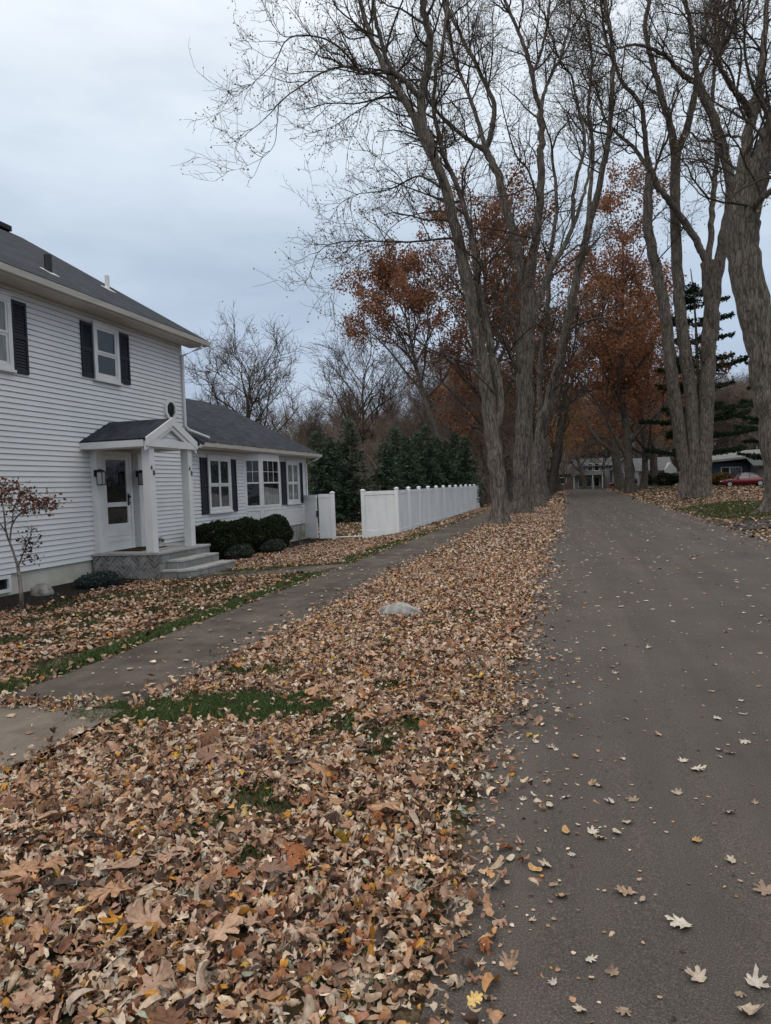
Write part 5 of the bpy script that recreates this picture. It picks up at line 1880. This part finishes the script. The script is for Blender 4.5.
# ------------------------------------------------------------------ cars
def car(label, x, y, z, paint, seed=0, length=4.6, rz=0.0, name='parked_car'):
    """saloon, nose towards -X before rotation"""
    t = thing(name, label, 'car', (x, y, z), None)
    pm = mat('car_paint', paint, .25, .5)
    # stations: x, z bottom, z belt, half width
    st = [(-2.30, .34, .55, .55), (-2.20, .26, .66, .76), (-1.9, .22, .74, .84), (-1.2, .20, .84, .88), (-.6, .19, .90, .90), (.3, .19, .93, .90), (1.2, .20, .95, .89), (1.8, .24, .95, .86), (2.15, .30, .90, .78), (2.28, .38, .72, .62)]
    V, Fs = [], []
    for (sx, zb_, zt_, hw) in st:
        V += [(sx, -hw * .93, zb_), (sx, -hw, (zb_ + zt_) * .5), (sx, -hw * .95, zt_ - .05), (sx, -hw * .82, zt_), (sx, hw * .82, zt_), (sx, hw * .95, zt_ - .05), (sx, hw, (zb_ + zt_) * .5), (sx, hw * .93, zb_)]
    for i in range(len(st) - 1):
        for k in range(8):
            k2 = (k + 1) % 8
            Fs.append((i * 8 + k, i * 8 + k2, (i + 1) * 8 + k2, (i + 1) * 8 + k))
    Fs.append(tuple(range(8)))
    Fs.append(tuple(range((len(st) - 1) * 8, len(st) * 8))[::-1])

    def mk(nm, V, F, m, par=t, sm=True):
        me = bpy.data.meshes.new(nm)
        me.from_pydata(V, [], F)
        import bmesh
        bm = bmesh.new()
        bm.from_mesh(me)
        bmesh.ops.recalc_face_normals(bm, faces=bm.faces)
        bm.to_mesh(me)
        bm.free()
        me.materials.append(m)
        if sm:
            me.polygons.foreach_set('use_smooth', [True] * len(me.polygons))
        return link(nm, me, par)
    bd = mk('body', V, Fs, pm)
    cab = [(-1.15, .86, .74, .86), (-.35, 1.36, .60, 1.34), (.1, 1.44, .58, 1.42), (.7, 1.42, .58, 1.40), (1.25, 1.22, .60, 1.2), (1.85, .94, .70, .93)]
    V, Fs = [], []
    for (sx, zt_, hw, _) in cab:
        V += [(sx, -.80, .88), (sx, -hw, zt_ - .03), (sx, 0, zt_), (sx, hw, zt_ - .03), (sx, .80, .88)]
    for i in range(len(cab) - 1):
        for k in range(4):
            Fs.append((i * 5 + k, i * 5 + k + 1, (i + 1) * 5 + k + 1, (i + 1) * 5 + k))
    mk('windows', V, Fs, MT['carglass'])
    # roof panel and pillars over the glass
    V, Fs = [], []
    for (sx, zt_, hw, _) in cab[1:5]:
        V += [(sx, -hw - .012, zt_ - .05), (sx, -hw * .9, zt_ + .006), (sx, 0, zt_ + .02), (sx, hw * .9, zt_ + .006), (sx, hw + .012, zt_ - .05)]
    for i in range(3):
        for k in range(4):
            Fs.append((i * 5 + k, i * 5 + k + 1, (i + 1) * 5 + k + 1, (i + 1) * 5 + k))
    mk('roof', V, Fs, pm)
    for sy in (-1, 1):
        for pa, pb_, rr_ in (((-1.15, sy * .79, .88), (-.35, sy * .615, 1.34), .035), ((.45, sy * .80, .9), (.45, sy * .60, 1.4), .03), ((1.85, sy * .76, .92), (1.25, sy * .615, 1.19), .06)):
            mb = MB().tube([pa, pb_], rr_, 6)
            mk('pillar', mb.v, mb.f, pm)
        mb = MB().box(-2.27, -2.05, sy * .62 - .12, sy * .62 + .12, .58, .69)
        mk('headlight', mb.v, mb.f, MT['chrome'], sm=False)
        mb = MB().box(2.14, 2.27, sy * .6 - .14, sy * .6 + .14, .70, .82)
        mk('tail_light', mb.v, mb.f, MT['taillight'], sm=False)
        mb = MB().box(-.72, -.55, sy * .92 - .08, sy * .92 + .08, .90, 1.02)
        mk('mirror', mb.v, mb.f, pm, sm=False)
        for sx in (-1.42, 1.38):
            w_ = mk('wheel', *(lambda q: (q.v, q.f))(MB().tube([(sx, sy * .70, .32), (sx, sy * .905, .32)], .32, 20)), MT['rubber'])
            rm_ = MB().tube([(sx, sy * .90, .32), (sx, sy * .915, .32)], .20, 16)
            mk('rim', rm_.v, rm_.f, MT['rim'], w_, False)
    t.rotation_euler = (0, 0, rz)
    return t


p = at(745, 485.5, Z=.2)
pc = at(744.5, 485.7, Y=82)
car('red saloon parked on the right lawn drive before the blue house', pc[0], 82, gz1(pc[0], 82) - .02, (.16, .006, .014), rz=radians(-8))
p = at(626, 485, Y=112)
car('dark red car parked far off behind the low-hanging rusty oak', p[0], 112, gz1(p[0], 112), (.11, .012, .018), rz=radians(5))


# ------------------------------------------------------------------ leaf litter
def maple_outline():
    pts = [(0, 1.0), (.09, .86), (.17, .84), (.15, .66), (.20, .50), (.34, .58), (.44, .74), (.56, .70), (.68, .76), (.64, .56), (.48, .34), (.36, .22), (.56, .20), (.72, .10), (.56, -.02), (.34, -.06), (.38, -.24), (.20, -.22), (.03, -.24)]
    return pts + [(-x, y) for x, y in pts[::-1][:-1]]


def oak_outline():
    pts = [(0, 1.0), (.13, .93), (.12, .78), (.30, .82), (.42, .70), (.22, .56), (.20, .48), (.48, .48), (.60, .34), (.30, .22), (.24, .12), (.46, .06), (.48, -.10), (.22, -.16), (.10, -.34), (.03, -.5)]
    return pts + [(-x, y) for x, y in pts[::-1][:-1]]


def oval_outline():
    a = np.linspace(0, 2 * pi, 12, endpoint=False)
    return [(.38 * sin(t), .8 * cos(t)) for t in a]


def template(outline, rg, curl, fold, twist, inner=.5):
    """leaf as two rings + centre, bent; unit half-length"""
    o = np.array(outline, float)
    n = len(o)
    mid = o * inner
    P = np.vstack([o, mid, [[0, 0.05]]])
    x, y = P[:, 0].copy(), P[:, 1].copy()
    rr = np.hypot(x, y)
    z = fold * np.abs(x) * 0.8 + curl * rr ** 2 * (.6 + .4 * np.sin(3 * np.arctan2(y, x) + rg.random() * 6))
    z += .10 * np.sin(7 * x + rg.random() * 6) * rr + .08 * np.sin(6 * y + rg.random() * 6) * rr
    # roll the blade about an axis
    if twist:
        R_ = 1 / twist
        ang = y * twist
        y2 = np.sin(ang) * (R_ - z)
        z2 = R_ - np.cos(ang) * (R_ - z)
        y, z = y2, z2
    V = np.stack([x, y, z], 1)
    F4 = np.array([(i, (i + 1) % n, n + (i + 1) % n, n + i) for i in range(n)])
    F3 = np.array([(n + i, n + (i + 1) % n, 2 * n) for i in range(n)])
    return V, F3, F4


def simple_template(rg, curl, tw):
    o = np.array([(0, 1), (.5, .55), (.72, .1), (.3, -.3), (-.3, -.3), (-.72, .1), (-.5, .55)])
    x, y = o[:, 0], o[:, 1]
    z = curl * (x * x + (y - .3) ** 2) * (1 + .5 * np.sin(4 * x + rg.random() * 6))
    V = np.vstack([np.stack([x, y, z], 1), [[0, .3, -.05]]])
    n = 7
    return V, np.array([(i, (i + 1) % n, n) for i in range(n)]), np.zeros((0, 4), int)


def quad_template(rg, curl):
    V = np.array([(0, 1, curl * .5), (.6, .2, 0), (0, -.4, curl * .5), (-.6, .2, 0)], float)
    return V, np.array([(0, 1, 2), (0, 2, 3)]), np.zeros((0, 4), int)


trg = np.random.default_rng(3)
T_HI = []
for i in range(9):
    T_HI.append(template(maple_outline(), trg, trg.uniform(-.5, 1.4), trg.uniform(-.3, 1.1), trg.uniform(-2.2, 3.0)))
for i in range(4):
    T_HI.append(template(oak_outline(), trg, trg.uniform(-.2, .6), trg.uniform(0, .5), trg.uniform(-1.2, 1.4)))
for i in range(5):
    T_HI.append(template(oval_outline(), trg, trg.uniform(0, 1.2), trg.uniform(.5, 1.8), trg.uniform(-2.0, 2.6)))
T_OAK = [template(oak_outline(), trg, trg.uniform(-.1, .35), trg.uniform(0, .45), trg.uniform(-.6, .8)) for _ in range(5)]
T_MID = [simple_template(trg, trg.uniform(-.6, 1.6), 0) for _ in range(9)]
def shred_template(rg):
    n = 5
    t = np.linspace(-1, 1, n)
    w = (1 - np.abs(t) ** 2.2) * rg.uniform(.22, .55) + .05
    cv = rg.uniform(-1.6, 1.6)
    sd_ = rg.uniform(-.5, .5)
    tw = rg.uniform(-.8, .8)
    V = []
    for k in range(n):
        a = tw * t[k]
        cx, cy, cz = sd_ * t[k] ** 2, t[k] * (1 - .12 * abs(cv)), cv * .45 * t[k] ** 2
        V += [(cx - w[k] * cos(a), cy, cz - w[k] * sin(a) + .25 * w[k]), (cx, cy, cz), (cx + w[k] * cos(a), cy, cz + w[k] * sin(a) + .25 * w[k])]
    F4 = []
    for k in range(n - 1):
        for j in range(2):
            F4.append((k * 3 + j, k * 3 + j + 1, k * 3 + j + 4, k * 3 + j + 3))
    V = np.array(V)
    V += rg.normal(0, .085, V.shape)
    return V, np.zeros((0, 3), int), np.array(F4)


T_SHRED = [shred_template(trg) for _ in range(14)]
T_LO = [quad_template(trg, trg.uniform(-.6, 1.2)) for _ in range(4)]

T_FLAT = [simple_template(trg, trg.uniform(-.12, .35), 0) for _ in range(6)]

PAL = np.array([(.37, .212, .125), (.52, .39, .275), (.46, .36, .275), (.18, .088, .050), (.29, .108, .043), (.45, .21, .036), (.52, .32, .04), (.40, .43, .34), (.058, .034, .025), (.32, .172, .112)])
PW = np.array([23, 24, 14, 15, 9, 7, 2.5, 3, 9, 11.0])


def scatter(name, xy, templates, size, tilt, zlift, seed, kind='stuff', label='', pw=PW, zfun=None, colmul=1.0):
    rg = np.random.default_rng(seed)
    n = len(xy)
    ti = rg.integers(0, len(templates), n)
    VV, F3s, F4s, CC = [], [], [], []
    base = 0
    zs = (gz(xy[:, 0], xy[:, 1]) if zfun is None else zfun(xy[:, 0], xy[:, 1]))
    pal = rg.choice(len(PAL), n, p=pw / pw.sum())
    for k, (Vt, f3, f4) in enumerate(templates):
        m = np.where(ti == k)[0]
        if not len(m):
            continue
        c = len(m)
        s = (rg.uniform(.65, 1.35, c) * size * np.where(pal[m] == 0, 1.15, 1))[:, None, None]
        th = rg.random(c) * 2 * pi
        tl = np.abs(rg.normal(0, tilt, c))
        ax = rg.random(c) * 2 * pi
        # Rz(ax) Rx(tl) Rz(th)
        def rz(a):
            o = np.zeros((len(a), 3, 3))
            o[:, 0, 0] = np.cos(a); o[:, 0, 1] = -np.sin(a); o[:, 1, 0] = np.sin(a); o[:, 1, 1] = np.cos(a); o[:, 2, 2] = 1
            return o
        rx = np.zeros((c, 3, 3))
        flip = np.where(rg.random(c) < .42, pi, 0)
        rx[:, 0, 0] = 1; rx[:, 1, 1] = np.cos(tl + flip); rx[:, 1, 2] = -np.sin(tl + flip); rx[:, 2, 1] = np.sin(tl + flip); rx[:, 2, 2] = np.cos(tl + flip)
        Rm = rz(ax) @ rx @ rz(th)
        Q = np.einsum('nij,vj->nvi', Rm, Vt) * s
        Q[:, :, 2] -= Q[:, :, 2].min(1, keepdims=True) * .8
        Q[:, :, 0] += xy[m, 0][:, None]
        Q[:, :, 1] += xy[m, 1][:, None]
        Q[:, :, 2] += (zs[m] + rg.random(c) ** 1.5 * zlift)[:, None]
        nv = len(Vt)
        VV.append(Q.reshape(-1, 3))
        off = base + np.arange(c)[:, None, None] * nv
        F3s.append((f3[None] + off).reshape(-1, 3)) if len(f3) else None
        if len(f4):
            F4s.append((f4[None] + off).reshape(-1, 4))
        CC.append(np.repeat(PAL[pal[m]] * rg.uniform(.75, 1.22, (c, 1)) * colmul, nv, 0))
        base += c * nv
    me = mesh_np(name, np.vstack(VV), ([np.vstack(F3s)] if F3s else []) + ([np.vstack(F4s)] if F4s else []), MT['leaf'], col=np.vstack(CC), smooth=False)
    o = link(name, me)
    o['kind'] = kind
    o['label'] = label
    return o


def vnoise(x, y, s, seed):
    """smooth value noise 0..1"""
    rg = np.random.default_rng(seed)
    G = rg.random((64, 64))
    fx, fy = (x / s) % 63, (y / s) % 63
    i, j = fx.astype(int), fy.astype(int)
    a, b = fx - i, fy - j
    a, b = a * a * (3 - 2 * a), b * b * (3 - 2 * b)
    i2, j2 = (i + 1) % 64, (j + 1) % 64
    return G[i, j] * (1 - a) * (1 - b) + G[i2, j] * a * (1 - b) + G[i, j2] * (1 - a) * b + G[i2, j2] * a * b


def in_patch(x, y):
    """the green bare patch beside the sidewalk"""
    d = np.hypot((x + 2.42) / .86, (y - 4.62 - .10 * (x + 2.5)) / .33)
    return d < 1 + .75 * (vnoise(x, y, .14, 9) - .5) + .35 * (vnoise(x, y, .05, 19) - .5)


def pick(n, x0, x1, y0, y1, seed, keep):
    rg = np.random.default_rng(seed)
    x = rg.uniform(x0, x1, n)
    y = rg.uniform(y0, y1, n)
    k = keep(x, y, rg)
    return np.stack([x[k], y[k]], 1)


def verge_keep(x, y, rg):
    edge = road_l(y) - .07 - .10 * np.clip((5.5 - y) / 3, 0, 1) + .05 * np.sin(y * 3.1) + .03 * np.sin(y * 9.0)
    p = np.where(x > edge, np.exp(-(x - edge) / (.06 + .10 * vnoise(x, y, .4, 77))), 1.0)
    p = np.where((x < -2.95), np.exp((x + 2.95) / .10) * .9 + 0.0, p)
    # litter heaped over the slab joint and the near corner
    p = np.where((x < -2.95) & (np.abs(y - 4.6) < .10 + .12 * vnoise(x, y, .3, 4)), .42, p)
    thin = vnoise(x, y, .35, 2) * .6 + vnoise(x, y, .13, 3) * .4
    p = np.where((thin < .295) & (x < edge - .35), p * .12, p)
    p = np.where(in_patch(x, y), p * .03, p)
    return rg.random(len(x)) < p


PWS = np.array([20, 29, 20, 16, 8, 6, 1.5, 3, 14, 11.0])
PWV = np.array([22, 24, 16, 15, 9, 5, 1.5, 1.5, 10, 16.0])
LL = 'dry brown, tan and pale fallen leaves covering the grass'
scatter('leaf_litter', pick(21000, -4.3, .1, 1.2, 6.2, 1, verge_keep), T_HI, .034, .6, .055, 61, label=LL)
scatter('leaf_litter', pick(60000, -4.3, .1, 1.2, 6.6, 31, verge_keep), T_SHRED, .0205, .55, .06, 161, label=LL, pw=PWS)
scatter('leaf_litter', pick(34000, -4.4, .0, 6.2, 15, 2, verge_keep), T_MID, .032, .6, .045, 62, label=LL, pw=PWV)
scatter('leaf_litter', pick(42000, -4.4, .0, 6.4, 15, 32, verge_keep), T_SHRED, .028, .5, .05, 162, label=LL, pw=PWV)
scatter('leaf_litter', pick(60000, -4.4, .0, 15, 48, 3, verge_keep), T_LO, .044, .5, .05, 63, label=LL, pw=PWV, colmul=.92)


scatter('leaf_litter', pick(210, -4.0, -.7, 1.5, 6.5, 41, verge_keep), T_OAK, .085, .30, .02, 171, label=LL, pw=np.array([8, 0, 0, 6, 5, 0, 0, 0, 1, 6.0]), zfun=lambda x, y: gz(x, y) + .045)


# left lawn in front of the house: leaf cover with grass showing through
def lawn_keep(x, y, rg):
    thin = vnoise(x, y, .55, 12) * .55 + vnoise(x, y, .17, 13) * .45
    p = np.clip((thin - .33) / .25, .08, 1)
    p = np.where(y > 14, np.clip(p + .3, 0, 1), p)
    p = np.where(x > -4.42, np.exp(-(x + 4.42) / .06), p)
    strip_ = (x > -4.82) & (x <= -4.40) & (y > 5.6)
    p = np.where(strip_, p * .16, p)
    wk = (x > -7.3) & (x < -4.3) & (y > 12.75) & (y < 14.1)
    p = np.where(wk, .03, p)
    st_ = (x < -7.25) & (y > 12.9) & (y < 15.15)
    p = np.where(st_, 0, p)
    mul_ = (x < -8.2) & (y < 12.98)
    p = np.where(mul_, .05, p)
    mul2 = (x < -8.4) & (y > 15.1)
    p = np.where(mul2, .12, p)
    far_strip = (y > 14.05) & (y < 14.4) & (x > -8)
    p = np.where(far_strip, p * .2, p)
    return rg.random(len(x)) < p


PWL = PW * np.array([1.1, .8, .9, 1.2, 1.2, .8, .5, .5, 1.2, 2.2])
scatter('leaf_litter', pick(34000, -9.3, -4.25, 4.4, 15, 4, lawn_keep), T_MID, .036, .45, .035, 64, label=LL, pw=PWL, colmul=.88)
scatter('leaf_litter', pick(36000, -9.3, -4.25, 15, 25.2, 5, lawn_keep), T_LO, .045, .4, .035, 65, label=LL, pw=PWL, colmul=.85)
scatter('leaf_litter', pick(9000, -16, -5.9, 25.2, 60, 6, lambda x, y, rg: rg.random(len(x)) < .9), T_LO, .08, .35, .03, 66, label=LL, pw=PWL)
scatter('leaf_litter', pick(5000, -5.75, -4.25, 25, 50, 16, lawn_keep), T_LO, .06, .35, .03, 76, label=LL, pw=PWL)


def right_keep(x, y, rg):
    e = road_r(y) - .05
    p = np.where(x < e, np.exp((x - e) / .12), 1.0)
    gp = np.hypot((x - 6.5) / 2.4, (y - 31.5) / 5.5) < 1
    p = np.where(gp, p * .42, p)
    dv = (y > 22.1) & (y < 24.9) & (x > 5.7)
    p = np.where(dv, .03, p)
    return rg.random(len(x)) < p


scatter('leaf_litter', pick(16000, 3.9, 14, 16, 50, 7, right_keep), T_LO, .065, .4, .04, 67, label=LL, pw=PWL, colmul=.82)
scatter('leaf_litter', pick(16000, 4.2, 34, 50, 108, 8, right_keep), T_LO, .12, .4, .05, 68, label=LL, pw=PWL, colmul=.82)
scatter('leaf_litter', pick(4000, -2.8, 0, 48, 106, 9, verge_keep), T_LO, .10, .4, .05, 69, label=LL)

# crumbs of broken leaf along the road edge and over the asphalt
def crumbs(x, y, rg):
    d = x - road_l(y)
    return rg.random(len(x)) < np.clip(np.exp(-d / .32) + .22 * vnoise(x, y, .25, 31) ** 3 + .02, 0, 1)


def road_z(x, y):
    l, r = road_l(y), road_r(y)
    t = (x - l) / (r - l)
    return gz(x, y) + .008 + .03 * (1 - (2 * t - 1) ** 2)


scatter('leaf_crumbs', pick(16000, -.55, 4.2, 1.4, 14, 10, crumbs), T_FLAT, .0105, .25, .004, 70, label='small broken bits of dry leaf on the asphalt', zfun=road_z)
# leaves too many and too far to tell apart, further up the road
scatter('scattered_leaves', pick(5200, -.5, 4.5, 8.5, 62, 11, lambda x, y, rg: rg.random(len(x)) < np.clip(.25 + .75 * np.exp(-np.minimum(x - road_l(y), road_r(y) - x) / .35), 0, 1)), T_FLAT, .042, .1, .003, 71, label='pale leaves scattered thinly up the road', zfun=road_z, pw=np.array([18, 30, 24, 5, 2, 4, 2, 5, 2, 8.0]))
scatter('scattered_leaves', pick(330, -4.3, -3.05, 1.8, 40, 12, lambda x, y, rg: rg.random(len(x)) < .8), T_FLAT, .036, .1, .004, 72, label='pale leaves scattered on the sidewalk', zfun=lambda x, y: gz(x, y) + .034, pw=np.array([18, 30, 24, 5, 2, 2, 1, 5, 2, 8.0]))

scatter('leaf_crumbs', pick(2600, -4.35, -3.0, 1.5, 18, 43, lambda x, y, rg: rg.random(len(x)) < np.clip(np.exp(-np.minimum(x + 4.36, -2.98 - x) / .12) + .25 * vnoise(x, y, .3, 44) ** 2, 0, 1)), T_FLAT, .014, .2, .004, 73, label='small broken bits of dry leaf on the sidewalk', zfun=lambda x, y: gz(x, y) + .032)

# leaves lying singly on the asphalt near the camera: each its own object
leaf_meshes = []
lrg = np.random.default_rng(91)


def single_leaf_mesh(out, colr, curl, fold, tw, stem=True):
    V, f3, f4 = template(out, lrg, curl, fold, tw)
    V = V.copy()
    V[:, 2] -= V[:, 2].min()
    me = mesh_np('fallen_leaf', V, [f3, f4], MT['leaf'], col=np.tile(np.array(colr), (len(V), 1)))
    return me


pale = [(.43, .36, .27), (.46, .40, .32), (.38, .30, .22), (.42, .36, .30)]
pale2 = pale + [(.30, .22, .15), (.24, .16, .10), (.36, .27, .19), (.33, .20, .10)]
for i in range(14):
    leaf_meshes.append(single_leaf_mesh(maple_outline() if i % 4 else oval_outline(), pale2[i % 8], lrg.uniform(-.1, .5), lrg.uniform(-.1, .5), lrg.uniform(-.6, 1.4)))
orange = [single_leaf_mesh(oval_outline(), (.40, .21, .035), .3, .3, .6), single_leaf_mesh(maple_outline(), (.36, .19, .04), .3, .3, .5)]
LG = 'pale leaves lying singly on the asphalt'


def drop(me, label, u, v, size, rz, group=None, z=None):
    q = at(u, v, Z=.03)
    q = at(u, v, Z=float(road_z(np.array(q[0]), np.array(q[1]))))
    o = link('fallen_leaf', me, None, (q[0], q[1], q[2] + .001 if z is None else z))
    o.rotation_euler = (0, 0, rz)
    o.scale = (size,) * 3
    return tag(o, label, 'leaf', group)


uniq = ((684, 924, .075, 2.2, 'pale maple leaf with spread lobes lying alone at mid lane near the camera', 1), (700, 980, .060, .8, 'pale leaf touching another in the pair nearest the lower right', 2), (752, 984, .062, 5.0, 'pale curled leaf with a long stalk near the lower right', 3), (747, 1010, .065, 3.6, 'pale maple leaf at the very bottom right of the asphalt', 6),
        (768, 892, .07, 1.0, 'pale leaf cut by the right side of the photo', 5), (630, 893, .068, 1.6, 'tan oak-shaped leaf lying flat at mid road', 'oak'), (695, 769, .07, 4.0, 'folded pale leaf with brown end, alone on the far mid lane', 1), (535, 870, .052, 1.1, 'orange leaf beside a pale one near the litter edge', 'o0'), (548, 866, .055, 2.1, 'pale leaf touching the orange one near the litter edge', 2),
        (694, 841, .045, 4.4, 'small orange leaf alone on the right half of the road', 'o1'), (566, 832, .05, .3, 'orange and tan leaf left of a pale pair', 'o0'), (591, 833, .052, 5.3, 'pale leaf of the pair right of the orange and tan leaf', 1), (601, 838, .05, 2.7, 'second pale leaf of the pair right of the orange and tan leaf', 6),
        (627, 822, .048, 3.3, 'pale upright leaf just above the pair at mid road', 2), (612, 802, .05, 1.9, 'pale leaf nearest the small cluster at mid road', 3), (634, 801, .052, .5, 'larger pale leaf of the small cluster at mid road', 5), (577, 757, .04, 2.0, 'small orange leaf farther up the left half of the road', 'o1'))
oakm = single_leaf_mesh(oak_outline(), (.30, .19, .11), .1, .1, .2)
for (u, v, s, rz, lab, k_) in uniq:
    me = oakm if k_ == 'oak' else (orange[int(k_[1])] if isinstance(k_, str) else leaf_meshes[k_])
    drop(me, lab, u, v, s * .84, rz)
cnt = 0
lr = np.random.default_rng(17)
while cnt < 230:
    x = lr.uniform(-.4, 3.6)
    if lr.random() < .3:
        x = road_l(3) + abs(lr.normal(0, .3))
    y = 1.9 + 7.6 * lr.random() ** 1.1
    z = float(road_z(np.array(x), np.array(y)))
    o = link('fallen_leaf', leaf_meshes[lr.integers(0, 14)], None, (x, y, z + .001))
    o.rotation_euler = (lr.normal(0, .06), lr.normal(0, .06), lr.random() * 6.28)
    s = lr.uniform(.018, .043)
    o.scale = (s, s, s)
    tag(o, 'small dry pale or tan leaf lying singly on the grey asphalt', 'leaf', LG)
    cnt += 1
# the big tan oak leaf on the litter
q = at(218, 938, Z=.08)
o = link('fallen_leaf', single_leaf_mesh(oak_outline(), (.40, .225, .125), .05, .06, .15), None, (q[0], q[1], .085))
o.rotation_euler = (radians(14), radians(-6), radians(-28))
o.scale = (.115, .105, .1)
tag(o, 'large flat tan oak leaf lying on top of the leaf litter', 'leaf')
q = at(14, 940, Z=.06)
o = link('fallen_leaf', single_leaf_mesh(oak_outline(), (.26, .125, .075), .2, .25, .3), None, (q[0] + .08, q[1], .07))
o.rotation_euler = (radians(12), radians(8), radians(-60))
o.scale = (.125, .12, .12)
tag(o, 'big reddish-brown folded oak leaf in the litter at the lower left', 'leaf')


# ------------------------------------------------------------------ grass
def grass(name, xy, h, seed, w=.006, label='short green grass', pal=((.050, .088, .022), (.068, .112, .030), (.032, .058, .017), (.10, .12, .045))):
    rg = np.random.default_rng(seed)
    n = len(xy)
    z = gz(xy[:, 0], xy[:, 1]) + .002
    a = rg.random(n) * 6.28
    hh = rg.uniform(.5, 1.25, n) * h
    lean = rg.normal(0, .6, (n, 2)) * hh[:, None]
    s = np.stack([np.cos(a), np.sin(a)], 1) * w
    p0 = np.column_stack([xy - s, z])
    p1 = np.column_stack([xy + s, z])
    m0 = np.column_stack([xy - s * .8 + lean * .35, z + hh * .6])
    m1 = np.column_stack([xy + s * .8 + lean * .35, z + hh * .6])
    tp_ = np.column_stack([xy + lean, z + hh])
    V = np.stack([p0, p1, m1, m0, tp_], 1).reshape(-1, 3)
    ix = np.arange(n)[:, None] * 5
    F4 = np.hstack([ix, ix + 1, ix + 2, ix + 3])
    F3 = np.hstack([ix + 3, ix + 2, ix + 4])
    c = np.array(pal)[rg.integers(0, len(pal), n)] * rg.uniform(.75, 1.3, (n, 1))
    o = link(name, mesh_np(name, V, [F4, F3], MT['grass'], col=np.repeat(c, 5, 0)))
    o['kind'] = 'stuff'
    o['label'] = label
    return o


grass('grass', pick(34000, -3.5, -1.4, 4.1, 5.2, 21, lambda x, y, rg: in_patch(x, y)), .04, 81, .0035, label='green grass patch bare of leaves beside the sidewalk')
grass('grass', pick(26000, -4.85, -4.30, 4.9, 12.7, 22, lambda x, y, rg: rg.random(len(x)) < np.clip(1.1 - np.abs(x + 4.50) / .20, 0, 1) * (.35 + .65 * vnoise(x, y, .4, 41))), .05, 82, .005, label='green grass edging the sidewalk')
grass('grass', pick(26000, -8.2, -4.3, 14.0, 24.5, 23, lambda x, y, rg: ((y < 14.42) & (x > -7.2) | (x > -4.9 + .12 * np.sin(y))) & (rg.random(len(x)) < .95)), .05, 83, .008, label='green grass edging the front walk')
grass('grass', pick(36000, -9.2, -4.4, 4.5, 14, 24, lambda x, y, rg: rg.random(len(x)) < .9 * ((vnoise(x, y, .55, 12) * .55 + vnoise(x, y, .17, 13) * .45) < .47) * (x > -8.2)), .045, 84, .006, label='thin lawn grass showing through the leaves', pal=((.040, .058, .018), (.055, .075, .024), (.030, .044, .015), (.10, .095, .045)))
grass('grass', pick(60000, -4.2, -.6, 1.2, 9, 25, lambda x, y, rg: ((vnoise(x, y, .35, 2) * .6 + vnoise(x, y, .13, 3) * .4) < .335) & ((x > -3.0))), .055, 85, .0035, label='grass tufts poking through the leaf litter')
grass('grass', pick(30000, 4.2, 9.5, 25.5, 38, 26, lambda x, y, rg: (np.hypot((x - 6.5) / 2.4, (y - 31.5) / 5.5) < 1 + .3 * (vnoise(x, y, .8, 51) - .5)) & (x > road_r(y) + .25)), .07, 86, .014, label='green lawn patch on the right of the road', pal=((.060, .082, .026), (.078, .098, .034), (.042, .058, .020), (.13, .12, .055)))
grass('grass', pick(9000, 6.0, 26, 82, 104, 27, lambda x, y, rg: rg.random(len(x)) < .9), .12, 87, .05, label='green lawn before the far houses')
# leaves caught in the wing gutter
rgg = np.random.default_rng(8)
gp_ = np.column_stack([rgg.uniform(-9.01, -8.95, 260), rgg.uniform(17.2, 26, 260), np.full(260, 2.868)])
V, Fq, c = leaf_quads(rgg, gp_, .05, [(.25, .16, .10), (.34, .26, .18), (.14, .08, .05)], [3, 2, 2], .006)
wl = world_loc(house)
link('gutter_leaves', mesh_np('gutter_leaves', V, [Fq], MT['tleaf'], col=c, origin=wl), house)
